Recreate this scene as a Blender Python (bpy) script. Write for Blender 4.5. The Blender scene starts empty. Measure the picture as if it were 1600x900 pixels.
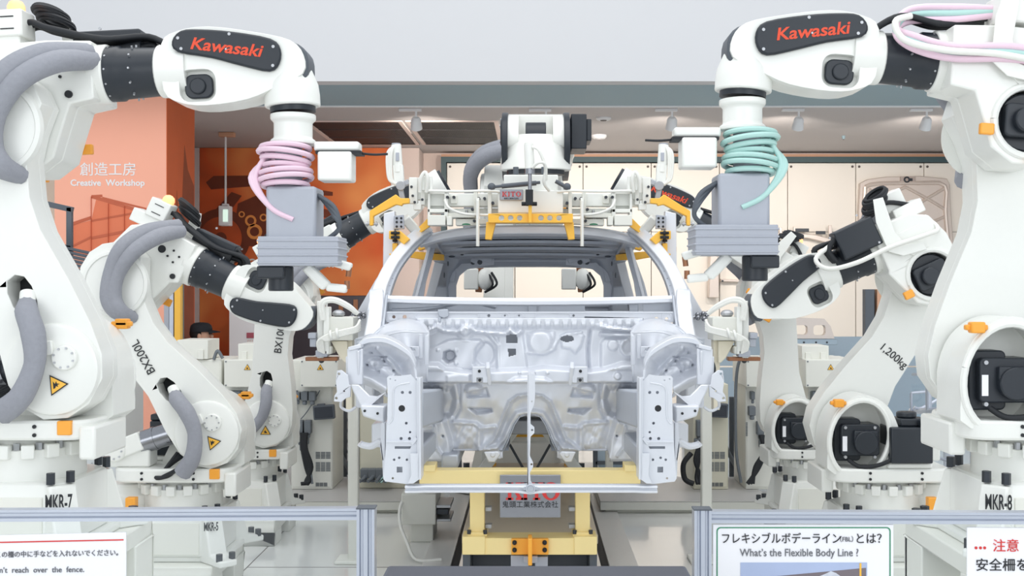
import bpy, bmesh, math, random
import numpy as np
from mathutils import Vector, Matrix, geometry

random.seed(7)
C = bpy.context.scene.collection
SC = bpy.context.scene
R = math.radians

# ------------------------------------------------------------------ camera
FPX, HZ, VX, CAMZ = 1800.0, 450.0, 828.0, 1.6
cd = bpy.data.cameras.new('camera'); cam = bpy.data.objects.new('camera', cd); C.objects.link(cam)
cam.location = (0, 0, CAMZ); cam.rotation_euler = (R(90), 0, 0)
cd.sensor_width = 36; cd.lens = 36 * FPX / 1600; cd.shift_x = -(VX - 800) / 1600
cd.clip_end = 100; cd.clip_start = 0.05
SC.camera = cam
# ------------------------------------------------------------------ world, lamps of the hall, added front fill, exposure
w = bpy.data.worlds.new('daylight'); SC.world = w; w.use_nodes = True
bg = w.node_tree.nodes['Background']
bg.inputs[0].default_value = (0.90, 0.95, 1.0, 1); bg.inputs[1].default_value = 0.66
SC.view_settings.view_transform = 'Standard'; SC.view_settings.look = 'None'
SC.view_settings.gamma = 1; SC.view_settings.use_curve_mapping = False
SC.view_settings.exposure = 0.37

def area(name, loc, target, sx, sy, power, col):
    l = bpy.data.lights.new(name, 'AREA'); l.shape = 'RECTANGLE'; l.size = sx; l.size_y = sy
    l.energy = power; l.color = col
    o = bpy.data.objects.new(name, l); C.objects.link(o); o.location = loc
    o.rotation_euler = (Vector(target) - Vector(loc)).to_track_quat('-Z', 'Y').to_euler()
    return o
# high ceiling lamps of the hall, well above the picture, and two added fill lights behind the camera that brighten the front faces
area('hall_ceiling_lamp', (0, 5.5, 7.2), (0, 6.5, 0), 9, 5, 190, (1.0, 0.985, 0.96))
area('hall_ceiling_lamp.001', (0, 1.0, 6.6), (0, 6.0, 0.8), 8, 3, 70, (0.95, 0.98, 1.0))
area('hall_front_fill', (6, -6.5, 4.2), (0.2, 7, 1.2), 8, 5, 205, (0.93, 0.97, 1.0))
area('hall_front_fill.001', (-6, -7.5, 3.4), (0, 7, 1.4), 8, 4.5, 185, (0.95, 0.98, 1.0))

def P(x, y, D):
    """a point of the place: picture column, picture row, distance from the camera along the hall"""
    return Vector(((x - VX) / FPX * D, D, CAMZ - (y - HZ) / FPX * D))

# ------------------------------------------------------------------ materials
MATS = {}
def lin(c):
    return tuple(((v / 255) / 12.92 if v / 255 <= 0.04045 else ((v / 255 + 0.055) / 1.055) ** 2.4) for v in c)
def mat(name, rgb, rough=0.45, metal=0.0, bump=0.0, scale=40, vary=0.03, coat=0.0, emit=0.0, emit_col=None, spec=0.5):
    m = bpy.data.materials.new(name); m.use_nodes = True
    nt = m.node_tree; b = nt.nodes['Principled BSDF']
    c = lin(rgb)
    tc = nt.nodes.new('ShaderNodeTexCoord'); nz = nt.nodes.new('ShaderNodeTexNoise')
    nz.inputs['Scale'].default_value = scale; nz.inputs['Detail'].default_value = 3
    nt.links.new(tc.outputs['Object'], nz.inputs['Vector'])
    mx = nt.nodes.new('ShaderNodeMix'); mx.data_type = 'RGBA'
    mx.inputs[6].default_value = (*[max(0, v * (1 - vary)) for v in c], 1)
    mx.inputs[7].default_value = (*[min(1, v * (1 + vary)) for v in c], 1)
    nt.links.new(nz.outputs['Fac'], mx.inputs[0]); nt.links.new(mx.outputs[2], b.inputs['Base Color'])
    b.inputs['Roughness'].default_value = rough; b.inputs['Metallic'].default_value = metal
    b.inputs['Coat Weight'].default_value = coat; b.inputs['Specular IOR Level'].default_value = spec
    if bump:
        bp = nt.nodes.new('ShaderNodeBump'); bp.inputs['Strength'].default_value = bump
        bp.inputs['Distance'].default_value = 0.004
        nt.links.new(nz.outputs['Fac'], bp.inputs['Height']); nt.links.new(bp.outputs[0], b.inputs['Normal'])
    if emit:
        b.inputs['Emission Color'].default_value = (*lin(emit_col or rgb), 1); b.inputs['Emission Strength'].default_value = emit
    MATS[name] = m
    return m
M_ROB = mat('robot_ivory_paint', (237, 238, 233), 0.32, coat=0.15, vary=0.012)
M_ROB2 = mat('ivory_matt_paint', (232, 232, 224), 0.5, vary=0.015)
M_BLK = mat('black_cast_cover', (34, 40, 48), 0.38, vary=0.08)
M_BLK2 = mat('black_rubber', (28, 31, 36), 0.6, vary=0.1)
M_CHROME = mat('chrome_cylinder', (150, 152, 158), 0.18, 0.9)
M_SLEEVE = mat('grey_cloth_sleeve', (150, 152, 160), 0.85, bump=0.6, scale=60, vary=0.08)
M_STEEL = mat('bare_steel', (178, 180, 184), 0.35, 0.6, vary=0.05)
M_BOLT = mat('dark_bolt_steel', (62, 66, 72), 0.4, 0.5)
M_BODY = mat('zinc_primed_sheet_steel', (222, 225, 232), 0.32, 0.28, vary=0.02, scale=12)
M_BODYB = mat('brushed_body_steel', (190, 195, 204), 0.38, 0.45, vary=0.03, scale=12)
M_ALU = mat('anodised_aluminium', (190, 196, 208), 0.3, 0.6, vary=0.02)
M_WHITE = mat('white_plaster', (238, 239, 241), 0.8, vary=0.008, scale=6)
M_YEL = mat('signal_yellow_paint', (250, 192, 72), 0.4, vary=0.02)
M_CREAM = mat('cream_yellow_paint', (247, 225, 160), 0.42, vary=0.015)
M_AMBER = mat('amber_plastic', (250, 170, 60), 0.35)
M_ORANGE = mat('orange_print', (226, 96, 44), 0.7, vary=0.05, scale=3)
M_GREEN = mat('green_rubber', (30, 120, 84), 0.5)
M_HOSE = mat('white_hose', (236, 236, 230), 0.35)
M_PINK = mat('pink_hose', (236, 206, 222), 0.4)
M_TEAL = mat('pale_teal_hose', (180, 218, 212), 0.4)
M_GREY = mat('grey_tool_paint', (172, 176, 186), 0.45, 0.1)
M_DGREY = mat('dark_grey_paint', (84, 90, 98), 0.5)
M_INK = mat('black_ink', (36, 38, 42), 0.6)
M_INKG = mat('grey_ink', (110, 112, 118), 0.6)
M_RED = mat('red_ink', (214, 58, 56), 0.5)
M_COPPER = mat('copper_shank', (150, 104, 76), 0.35, 0.6)
M_PAPER = mat('white_sign_board', (244, 244, 248), 0.5, vary=0.004)

# ------------------------------------------------------------------ mesh helpers
def Rxz(deg):                       # turn in the x-z plane, counter-clockwise when seen from the front
    return Matrix.Rotation(-R(deg), 4, 'Y')
def T(x, y, z):
    return Matrix.Translation((x, y, z))
I4 = Matrix.Identity(4)
def smooth_path(pts, k=6):
    pts = [Vector(p) for p in pts]
    if len(pts) < 3: return pts
    out = []
    for i in range(len(pts) - 1):
        p0 = pts[max(i - 1, 0)]; p1 = pts[i]; p2 = pts[i + 1]; p3 = pts[min(i + 2, len(pts) - 1)]
        for j in range(k):
            t = j / k
            out.append(0.5 * ((2 * p1) + (-p0 + p2) * t + (2 * p0 - 5 * p1 + 4 * p2 - p3) * t * t + (-p0 + 3 * p1 - 3 * p2 + p3) * t ** 3))
    out.append(pts[-1])
    return out
class G:
    """collects vertices and faces of one mesh; M places what follows"""
    def __init__(s, M=None):
        s.v = []; s.f = []; s.mi = []; s.M = M or I4; s.m = 0
    def add(s, vs, fs):
        o = len(s.v)
        s.v += [tuple(s.M @ Vector(v)) for v in vs]
        s.f += [tuple(i + o for i in f) for f in fs]; s.mi += [s.m] * len(fs)
        return s
    def box(s, c, d, M=None):
        x, y, z = [v / 2 for v in d]
        vs = [Vector((i * x, j * y, k * z)) for i in (-1, 1) for j in (-1, 1) for k in (-1, 1)]
        if M: vs = [M @ v for v in vs]
        vs = [v + Vector(c) for v in vs]
        return s.add(vs, [(0, 1, 3, 2), (4, 6, 7, 5), (0, 4, 5, 1), (2, 3, 7, 6), (0, 2, 6, 4), (1, 5, 7, 3)])
    def bx(s, x0, x1, y0, y1, z0, z1):
        return s.box(((x0 + x1) / 2, (y0 + y1) / 2, (z0 + z1) / 2), (abs(x1 - x0), abs(y1 - y0), abs(z1 - z0)))
    def bar(s, p0, p1, a, b, up=(0, 0, 1)):
        """a straight bar from p0 to p1, a wide (across up), b deep (along up)"""
        p0 = Vector(p0); p1 = Vector(p1); d = (p1 - p0); L = d.length; d.normalize()
        u = Vector(up); sde = d.cross(u)
        if sde.length < 1e-4: sde = d.cross(Vector((0, 1, 0)))
        sde.normalize(); u = sde.cross(d).normalized()
        vs = []
        for p in (p0, p1):
            for i, j in ((-1, -1), (1, -1), (1, 1), (-1, 1)):
                vs.append(p + sde * (a / 2 * i) + u * (b / 2 * j))
        return s.add(vs, [(3, 2, 1, 0), (4, 5, 6, 7), (0, 1, 5, 4), (1, 2, 6, 5), (2, 3, 7, 6), (3, 0, 4, 7)])
    def lathe(s, prof, p0, ax=(0, 0, 1), n=28, cap=True):
        """prof: (radius, height) along ax from p0"""
        p0 = Vector(p0); d = Vector(ax).normalized()
        a = d.orthogonal().normalized(); b = d.cross(a)
        vs = []; fs = []
        for r, h in prof:
            for i in range(n):
                t = 2 * math.pi * i / n
                vs.append(p0 + d * h + (a * math.cos(t) + b * math.sin(t)) * max(r, 1e-5))
        for k in range(len(prof) - 1):
            for i in range(n):
                j = (i + 1) % n
                fs.append((k * n + i, k * n + j, (k + 1) * n + j, (k + 1) * n + i))
        if cap:
            fs.append(tuple(range(n))[::-1]); fs.append(tuple((len(prof) - 1) * n + i for i in range(n)))
        return s.add(vs, fs)
    def cyl(s, p0, p1, r0, r1=None, n=24):
        p0 = Vector(p0); p1 = Vector(p1); d = p1 - p0
        return s.lathe([(r0, 0), (r0 if r1 is None else r1, d.length)], p0, d, n)
    def ball(s, c, r, n=16, sq=(1, 1, 1)):
        vs = []; fs = []; m = n // 2
        for i in range(m + 1):
            t = math.pi * i / m
            for j in range(n):
                q = 2 * math.pi * j / n
                vs.append(Vector(c) + Vector((r * sq[0] * math.sin(t) * math.cos(q), r * sq[1] * math.sin(t) * math.sin(q), r * sq[2] * math.cos(t))))
        for i in range(m):
            for j in range(n):
                k = (j + 1) % n
                fs.append((i * n + j, (i + 1) * n + j, (i + 1) * n + k, i * n + k))
        return s.add(vs, fs)
    def sheet(s, outer, y0, y1, holes=()):
        """outline in (x, z), extruded from y0 to y1, with through holes"""
        loops = [outer] + list(holes)
        flat = [Vector((p[0], p[1], 0)) for l in loops for p in l]
        tris = geometry.tessellate_polygon([[Vector((p[0], p[1], 0)) for p in l] for l in loops])
        n = len(flat)
        vs = [(p.x, y0, p.y) for p in flat] + [(p.x, y1, p.y) for p in flat]
        fs = []
        if not holes:
            fs = [tuple(range(n)), tuple(range(2 * n - 1, n - 1, -1))]
        else:
            for t in tris:
                fs.append(tuple(t)); fs.append(tuple(i + n for i in t[::-1]))
        o = 0
        for l in loops:
            for i in range(len(l)):
                j = (i + 1) % len(l)
                fs.append((o + i, o + i + n, o + j + n, o + j))
            o += len(l)
        return s.add(vs, fs)
    def tube(s, pts, r, n=10, k=6, ends=True):
        pts = smooth_path(pts, k) if k else [Vector(p) for p in pts]
        rr = r if isinstance(r, (list, tuple)) else None
        vs = []; fs = []; up = None
        for i, p in enumerate(pts):
            d = (pts[min(i + 1, len(pts) - 1)] - pts[max(i - 1, 0)]).normalized()
            if up is None: up = d.orthogonal().normalized()
            else:
                up = (up - d * up.dot(d))
                up = up.normalized() if up.length > 1e-6 else d.orthogonal().normalized()
            b = d.cross(up)
            q = r if rr is None else np.interp(i / (len(pts) - 1), np.linspace(0, 1, len(rr)), rr)
            for j in range(n):
                t = 2 * math.pi * j / n
                vs.append(p + (up * math.cos(t) + b * math.sin(t)) * q)
        for i in range(len(pts) - 1):
            for j in range(n):
                k2 = (j + 1) % n
                fs.append((i * n + j, i * n + k2, (i + 1) * n + k2, (i + 1) * n + j))
        if ends:
            fs.append(tuple(range(n))[::-1]); fs.append(tuple((len(pts) - 1) * n + j for j in range(n)))
        return s.add(vs, fs)
    def ring(s, c, ax, Rr, r, n=32, m=10):
        c = Vector(c); d = Vector(ax).normalized(); a = d.orthogonal().normalized(); b = d.cross(a)
        pts = [c + (a * math.cos(2 * math.pi * i / n) + b * math.sin(2 * math.pi * i / n)) * Rr for i in range(n)]
        vs = []; fs = []
        for i in range(n):
            rad = (pts[i] - c).normalized()
            for j in range(m):
                t = 2 * math.pi * j / m
                vs.append(pts[i] + (rad * math.cos(t) + d * math.sin(t)) * r)
        for i in range(n):
            for j in range(m):
                fs.append((i * m + j, ((i + 1) % n) * m + j, ((i + 1) % n) * m + (j + 1) % m, i * m + (j + 1) % m))
        return s.add(vs, fs)
    def loft(s, rings, closed=True, caps=True):
        n = len(rings[0]); vs = [p for r in rings for p in r]; fs = []
        for k in range(len(rings) - 1):
            for i in range(n if closed else n - 1):
                j = (i + 1) % n
                fs.append((k * n + i, k * n + j, (k + 1) * n + j, (k + 1) * n + i))
        if caps and closed:
            fs.append(tuple(range(n))[::-1]); fs.append(tuple((len(rings) - 1) * n + i for i in range(n)))
        return s.add(vs, fs)
    def mirror(s):
        """adds the mirror image across x = 0"""
        n = len(s.v)
        s.v += [(-x, y, z) for x, y, z in s.v]
        s.f += [tuple(i + n for i in f[::-1]) for f in s.f]; s.mi += list(s.mi)
        return s
    def mirrored(s):
        g = G(); g.v = [(-x, y, z) for x, y, z in s.v]; g.f = [f[::-1] for f in s.f]; g.mi = list(s.mi)
        return g
WM = {}
def mesh(name, g, mats, inv=None, smooth=38):
    me = bpy.data.meshes.new(name)
    vs = [tuple(inv @ Vector(v)) for v in g.v] if inv else g.v
    me.from_pydata(vs, [], g.f)
    for m in (mats if isinstance(mats, (list, tuple)) else [mats]): me.materials.append(m)
    me.polygons.foreach_set('material_index', g.mi)
    bm = bmesh.new(); bm.from_mesh(me)
    bmesh.ops.remove_doubles(bm, verts=bm.verts, dist=1e-6)
    bmesh.ops.recalc_face_normals(bm, faces=bm.faces)
    lim = R(smooth)
    for f in bm.faces: f.smooth = True
    for e in bm.edges:
        e.smooth = not (len(e.link_faces) == 2 and e.calc_face_angle(0) > lim)
    bm.to_mesh(me); bm.free()
    return me
SINGLE = {'amber_stopper': 'amber_stopper', 'block_bolts': 'bolt', 'bolt_hole': 'bolt_hole', 'bolt_holes': 'bolt_hole', 'box_screws': 'screw', 'bracket_bolts': 'bolt', 'brackets': 'bracket', 'clamp_bolts': 'bolt',
          'clevis_bolts': 'bolt', 'copper_bar': 'copper_bar', 'cover_hinge': 'hinge', 'cover_panel': 'cover_panel', 'cover_screws': 'screw', 'crash_box_holes': 'round_hole', 'cylinder_cap': 'cylinder_cap', 'dark_fitting': 'dark_fitting',
          'eyes': 'eye', 'fitting_bolts': 'bolt', 'fixing': 'fixing', 'flange_bolts': 'flange_bolt', 'foot_bolts': 'foot_bolt', 'header_holes': 'round_hole', 'hub_bolts': 'bolt', 'motor_screws': 'screw', 'pillar_holes': 'pillar_hole',
          'pin_holes': 'pin_hole', 'plate_bolts': 'bolt', 'post_bolts': 'bolt', 'pressed_openings': 'pressed_opening', 'rungs': 'rung', 'shoes': 'shoe', 'side_stop': 'side_stop', 'slots': 'slot', 'sockets': 'socket', 'tray_holes': 'round_hole',
          'tube_screws': 'screw', 'vent_slots': 'vent_slot', 'slats': 'slat', 'legs': 'leg', 'plate_holes': 'round_hole', 'red_dots': 'red_dot', 'notice_lines': 'notice_line', 'uprights': 'upright', 'cables': 'cable', 'grey_sleeve': 'grey_sleeve',
          'air_hoses': 'air_hose', 'air_hose': 'air_hose', 'black_hoses': 'black_hose', 'white_hoses': 'white_hose', 'black_cables': 'black_cable', 'coiled_hoses': 'coiled_hose', 'cylinder_hoses': 'cylinder_hose', 'cable_loop': 'cable_loop',
          'hose_ties': 'hose_tie', 'small_cylinder': 'small_cylinder', 'copper_strip': 'copper_strip', 'beam_fittings': 'beam_fitting', 'clamp_jaw': 'clamp_jaw'}
def islands(g, join):
    n = len(g.v); par = list(range(n))
    def find(a):
        while par[a] != a: par[a] = par[par[a]]; a = par[a]
        return a
    for f in g.f:
        for i in f[1:]: par[find(i)] = find(f[0])
    grp = {}
    for k, f in enumerate(g.f): grp.setdefault(find(f[0]), []).append(k)
    rows = []
    for fs in grp.values():
        vs = sorted({i for k in fs for i in g.f[k]}); c = np.array([g.v[i] for i in vs]); rows.append([fs, c.min(0), c.max(0)])
    merged = True
    while join and merged:
        merged = False
        for i in range(len(rows)):
            for j in range(i + 1, len(rows)):
                if (rows[i][1] <= rows[j][2] + 1e-4).all() and (rows[j][1] <= rows[i][2] + 1e-4).all():
                    rows[i] = [rows[i][0] + rows[j][0], np.minimum(rows[i][1], rows[j][1]), np.maximum(rows[i][2], rows[j][2])]; del rows[j]; merged = True; break
            if merged: break
    out = []
    for fs, _, _ in rows:
        h = G(); ix = {}
        for k in fs:
            for i in g.f[k]:
                if i not in ix: ix[i] = len(h.v); h.v.append(g.v[i])
            h.f.append(tuple(ix[i] for i in g.f[k])); h.mi.append(g.mi[k])
        out.append(h)
    return out
TUBES = {'cables', 'grey_sleeve', 'air_hoses', 'air_hose', 'black_hoses', 'white_hoses', 'black_cables', 'coiled_hoses', 'cylinder_hoses', 'cable_loop', 'slats', 'legs', 'uprights', 'hose_ties'}
def obj(name, g, mats, parent=None, bevel=0.0, smooth=38, thick=0.0, label=None, seg=2):
    if name in SINGLE:
        o = [obj1(SINGLE[name], h, mats, parent, bevel, smooth, thick, label, seg) for h in islands(g, name not in TUBES)]
        return o[0]
    return obj1(name, g, mats, parent, bevel, smooth, thick, label, seg)
def obj1(name, g, mats, parent=None, bevel=0.0, smooth=38, thick=0.0, label=None, seg=2):
    inv = WM[parent.name].inverted() if parent is not None and parent.name in WM else None
    o = bpy.data.objects.new(name, mesh(name, g, mats, inv, smooth)); C.objects.link(o)
    WM[o.name] = WM[parent.name] if parent is not None and parent.name in WM else I4
    if parent is not None: o.parent = parent
    if thick:
        md = o.modifiers.new('sheet', 'SOLIDIFY'); md.thickness = thick; md.offset = 0
    if bevel:
        md = o.modifiers.new('bevel', 'BEVEL'); md.width = bevel; md.segments = seg; md.limit_method = 'ANGLE'; md.angle_limit = R(40)
        md.use_clamp_overlap = True
    if label: o['label'] = label
    return o
def thing(name, label, cat, loc=(0, 0, 0), rz=0, group=None):
    o = bpy.data.objects.new(name, None); C.objects.link(o); o.empty_display_size = 0.1
    o.location = loc; o.rotation_euler = (0, 0, R(rz)); o['label'] = label; o['category'] = cat
    if group: o['group'] = group
    WM[o.name] = T(*loc) @ Matrix.Rotation(R(rz), 4, 'Z')
    return o
def tag(o, label, cat, group=None):
    o['label'] = label; o['category'] = cat
    if group: o['group'] = group
    return o
def struct(name, g, mats, parent=None, **k):
    o = obj(name, g, mats, parent, **k)
    if parent is None: o['kind'] = 'structure'
    return o
def dup(src, dloc, label=None, dup_group=None):
    """a copy of a thing with its parts and sub-parts, moved by dloc"""
    r = src.copy(); C.objects.link(r); r.location = Vector(src.location) + Vector(dloc)
    WM[r.name] = T(*r.location) @ Matrix.Rotation(r.rotation_euler.z, 4, 'Z')
    if label: r['label'] = label
    for ch in [c for c in bpy.data.objects if c.parent == src]:
        c = ch.copy(); C.objects.link(c); c.parent = r; WM[c.name] = WM[r.name]
        for g in [q for q in bpy.data.objects if q.parent == ch]:
            d = g.copy(); C.objects.link(d); d.parent = c; WM[d.name] = WM[r.name]
    return r
def text_geo(txt, size, depth=0.002, bold=0.0, align='CENTER', sx=1.0, shear=0.0):
    cu = bpy.data.curves.new('lettering', 'FONT'); cu.body = txt; cu.size = size; cu.extrude = depth / 2
    cu.offset = bold; cu.align_x = align; cu.align_y = 'CENTER'; cu.shear = shear; cu.resolution_u = 3
    o = bpy.data.objects.new('lettering', cu); C.objects.link(o)
    dg = bpy.context.evaluated_depsgraph_get(); dg.update()
    me = bpy.data.meshes.new_from_object(o.evaluated_get(dg))
    g = G(); g.v = [(v.co.x * sx, v.co.y, v.co.z) for v in me.vertices]; g.f = [tuple(p.vertices) for p in me.polygons]; g.mi = [0] * len(g.f)
    bpy.data.objects.remove(o); bpy.data.curves.remove(cu); bpy.data.meshes.remove(me)
    return g
FRONT = Matrix.Rotation(R(90), 4, 'X')          # lies upright, faces the visitors
def lettering(txt, pos, size, m, parent, ang=0.0, M=None, name='lettering', **k):
    g = text_geo(txt, size, **k)
    Mx = T(*pos) @ (M or I4) @ Matrix.Rotation(-R(ang), 4, 'Y') @ FRONT
    g.v = [tuple(Mx @ Vector(v)) for v in g.v]
    return obj(name, g, m, parent)
def circle(cx, cz, r, n=24, rz=None, rot=0.0):
    rz = rz or r; c, s_ = math.cos(R(rot)), math.sin(R(rot)); out = []
    for i in range(n):
        a = 2 * math.pi * i / n; x, z = r * math.cos(a), rz * math.sin(a)
        out.append((cx + x * c - z * s_, cz + x * s_ + z * c))
    return out
def rrect(x0, x1, z0, z1, r, n=5):
    out = []
    for cx, cz, a0 in ((x1 - r, z1 - r, 0), (x0 + r, z1 - r, 90), (x0 + r, z0 + r, 180), (x1 - r, z0 + r, 270)):
        for i in range(n + 1):
            a = R(a0 + 90 * i / n); out.append((cx + r * math.cos(a), cz + r * math.sin(a)))
    return out
def round_poly(pts, k=4):
    """closed outline smoothed through its points"""
    n = len(pts); out = []
    for i in range(n):
        p0, p1, p2, p3 = [Vector((*pts[(i + j - 1) % n], 0)) for j in range(4)]
        for j in range(k):
            t = j / k
            q = 0.5 * ((2 * p1) + (-p0 + p2) * t + (2 * p0 - 5 * p1 + 4 * p2 - p3) * t * t + (-p0 + 3 * p1 - 3 * p2 + p3) * t ** 3)
            out.append((q.x, q.y))
    return out
# ------------------------------------------------------------------ room
M_FLOOR = mat('glossy_pale_epoxy', (234, 234, 231), 0.14, vary=0.05, scale=1.6, coat=0.3)
M_BULK = mat('shaded_bulkhead_grey', (152, 176, 186), 0.7)  # the bulkhead underside's shade is included in this grey-blue
M_CEIL = mat('ceiling_paint', (196, 192, 192), 0.8)
M_PANEL = mat('cream_wall_panel', (249, 244, 236), 0.45, vary=0.01, scale=2)
M_PINKW = mat('warm_white_wall', (232, 214, 206), 0.8)
M_TEALF = mat('dark_teal_frame', (62, 86, 92), 0.5)
M_WARM = mat('light_oak_strip', (206, 158, 128), 0.5)
M_SEAM = mat('dark_seam', (96, 88, 84), 0.6)
M_ORP = mat('peach_orange_print', (250, 178, 152), 0.7, vary=0.05, scale=1.2)
M_ORD = mat('deep_orange_print', (205, 88, 38), 0.7, vary=0.18, scale=1.5)
M_ORS = mat('burnt_orange_print', (214, 100, 52), 0.7, vary=0.15, scale=2)
M_ORB = mat('brown_print', (120, 56, 34), 0.7, vary=0.15, scale=5)
M_ORB2 = mat('rust_print', (196, 100, 70), 0.7, vary=0.1, scale=5)
M_ORG = mat('glowing_orange_print', (250, 160, 84), 0.7, vary=0.1, scale=3)
M_VENT = mat('black_vent_mesh', (30, 30, 34), 0.6)
M_BLUE = mat('pale_blue_panel', (176, 194, 208), 0.3)
ZC = 3.574
g = G(); g.bx(-9, 9, -6, 18, -0.1, 0); struct('floor', g, M_FLOOR)
g = G(); g.bx(-9, 9, 11.0, 11.2, ZC, 8.2); struct('wall_upper', g, mat('pale_grey_wall_paint', (210, 211, 214), 0.8, vary=0.006, scale=4))
g = G(); g.bx(-9, 9, 11.21, 12.465, ZC, ZC + 0.4)
struct('trim_1', g, M_BULK)
g = G(); g.bx(-9, 9, 12.47, 12.53, ZC - 0.012, ZC + 0.04); struct('trim_2', g, M_WHITE)
g = G(); g.bx(-9, 9, 12.47, 17.5, ZC + 0.026, ZC + 0.2); struct('ceiling', g, M_CEIL)
CZ = ZC + 0.026
g = G(); g.bx(-9, 9, 17.1, 17.3, 0, ZC + 0.03); wb = struct('wall_back', g, M_PINKW)
g = G(); g.bx(-8.9, -8.7, 11.2, 17.1, 0, ZC); struct('wall_left', g, M_WHITE)
g = G(); g.bx(8.7, 8.9, 11.2, 17.1, 0, ZC); struct('wall_right', g, M_WHITE)
g = G(); g.bx(-8.7, -4.75, 13.4, 13.6, 0, ZC); struct('wall_side', g, mat('cream_wall_paint', (250, 232, 212), 0.8))
# cream display panels with their dark seams and corner fixings
YP = 16.9
for i in range(8):
    for k, (z0, z1) in enumerate(((0.0, 2.42), (2.428, 3.43))):
        x0 = -1.22 + i; 
        g = G(); g.bx(x0 + 0.006, x0 + 0.994, YP, YP + 0.06, z0, z1)
        pn = struct('wall_panel', g, M_PANEL)
        if k == 1:
            g = G()
            for xx in (x0 + 0.05, x0 + 0.95): g.cyl((xx, YP, z1 - 0.05), (xx, YP - 0.01, z1 - 0.05), 0.018, n=10)
            obj('fixing', g, M_SEAM, pn)
g = G(); g.bx(-1.22, 6.8, YP + 0.06, YP + 0.1, 0, 3.43); struct('wall_panel_backing', g, M_SEAM)
g = G(); g.bx(-1.30, 6.8, YP - 0.06, YP + 0.1, 3.44, 3.52); g.bx(-1.30, -1.225, YP - 0.06, YP + 0.1, 0, 3.44); struct('trim_3', g, M_TEALF)
g = G(); g.bx(-1.30, 6.8, YP - 0.02, YP + 0.1, 3.521, 3.56); struct('trim_4', g, M_WARM)
# orange picture wall at the back, with its white strip and warm return
YM = 16.4
M_MURAL = mat('orange_mural_print', (214, 92, 42), 0.7)
_nt = M_MURAL.node_tree; _nz = [n for n in _nt.nodes if n.type == 'TEX_NOISE'][0]; _nz.inputs['Scale'].default_value = 0.9; _nz.inputs['Detail'].default_value = 2
_cr = _nt.nodes.new('ShaderNodeValToRGB'); _cr.color_ramp.elements[0].position = .30; _cr.color_ramp.elements[0].color = (*lin((150, 66, 34)), 1)
_cr.color_ramp.elements[1].position = .72; _cr.color_ramp.elements[1].color = (*lin((252, 160, 92)), 1); _e = _cr.color_ramp.elements.new(.48); _e.color = (*lin((222, 98, 46)), 1)
_nt.links.new(_nz.outputs['Fac'], _cr.inputs[0]); _nt.links.new(_cr.outputs[0], _nt.nodes['Principled BSDF'].inputs['Base Color'])
g = G(); g.bx(-4.7, -1.985, YM, YM + 0.1, 0, ZC + .02); mural = struct('wall_mural', g, M_MURAL)
g = G(); g.bx(-1.98, -1.58, YM, YM + 0.69, 0, ZC + .02); struct('wall_return', g, M_PINKW)
g = G(); g.bx(-4.86, -4.705, YM - 0.02, YM + 0.1, 0, ZC + .02); struct('trim_5', g, mat('pale_strip', (232, 222, 220), 0.7))
g = G(); g.bx(-8.7, -4.87, YM + .3, YM + .4, 0, ZC); struct('wall_rear', g, M_ORS)
def M_px(x, y, Y=YM): v = P(x, y, Y); return (v.x, v.z)
YK = YM - 0.003
g = G()                                         # the printed motorcycle: wheels, tank, frame
for cx, cy, r in ((345, 372, 46), (500, 372, 46)):
    o = circle(*M_px(cx, cy), r / 1800 * YM, 40); i_ = circle(*M_px(cx, cy), r * .72 / 1800 * YM, 40)
    YK -= .0012; g.sheet(o, YK, YK + .001, [i_]); g.sheet(circle(*M_px(cx, cy), r * .2 / 1800 * YM, 20), YK, YK + .001)
for poly in ([(322, 285), (334, 275), (420, 274), (470, 292), (520, 300), (520, 306), (460, 304), (410, 290), (330, 296)], [(372, 318), (402, 305), (432, 315), (440, 352), (420, 372), (385, 370), (368, 345)],
             [(335, 330), (362, 300), (378, 306), (352, 340)], [(440, 310), (500, 330), (506, 340), (440, 330)], [(380, 372), (470, 380), (470, 388), (380, 384)]):
    YK -= .0012; g.sheet([M_px(*p) for p in poly][::-1], YK, YK + .001)
obj('printed_motorcycle', g, M_ORB, mural)
g = G()
for cx, cy, r in ((392, 345, 9), (398, 362, 12), (412, 340, 6), (378, 335, 5)): g.sheet(circle(*M_px(cx, cy), r / 1800 * YM, 20), YK - .003, YK - .0005, [circle(*M_px(cx, cy), r * .6 / 1800 * YM, 20)])
obj('printed_highlights', g, M_ORG, mural)
lettering('Creative Workshop', (M_px(464, 412)[0], YM - 0.004, M_px(464, 412)[1]), 0.175, M_WHITE, mural, bold=0.003)
# tall orange column of the creative workshop
YC0, YC1, XC0, XC1 = 11.5, 12.45, -4.745, -3.63
g = G(); g.bx(XC0, XC1, YC0, YC1, 0, ZC - .002); col = struct('pillar', g, M_ORP)
g = G(); g.bx(XC1, XC1 + 0.006, YC0 + 0.001, YC1, 0, ZC - .003); cs = obj('side_print', g, M_ORS, col)
g = G()
for (x0, y0, x1, y1, t) in ((143, 307, 143, 400, 5), (143, 307, 254, 340, 5), (143, 307, 160, 306, 4), (160, 309, 254, 333, 3), (143, 345, 254, 325, 3), (113, 350, 143, 340, 5), (143, 372, 254, 350, 4), (113, 385, 143, 370, 3), (170, 318, 170, 400, 4), (195, 322, 195, 395, 4), (222, 330, 222, 390, 3), (113, 350, 113, 400, 4), (143, 398, 254, 385, 4)):
    _o = Vector((0, -.0012 - .0006 * (len(g.f) // 6), 0)); a = P(x0, y0, YC0) + _o; b = P(x1, y1, YC0) + _o; g.bar(a, b, 0.001, t / 1800 * YC0, up=(0.0, 0, 1))
obj('printed_shed_frame', g, M_ORB2, col)
g = G(); pt = [(150, 312), (254, 340), (254, 398), (113, 398), (113, 352), (143, 344)]
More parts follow.
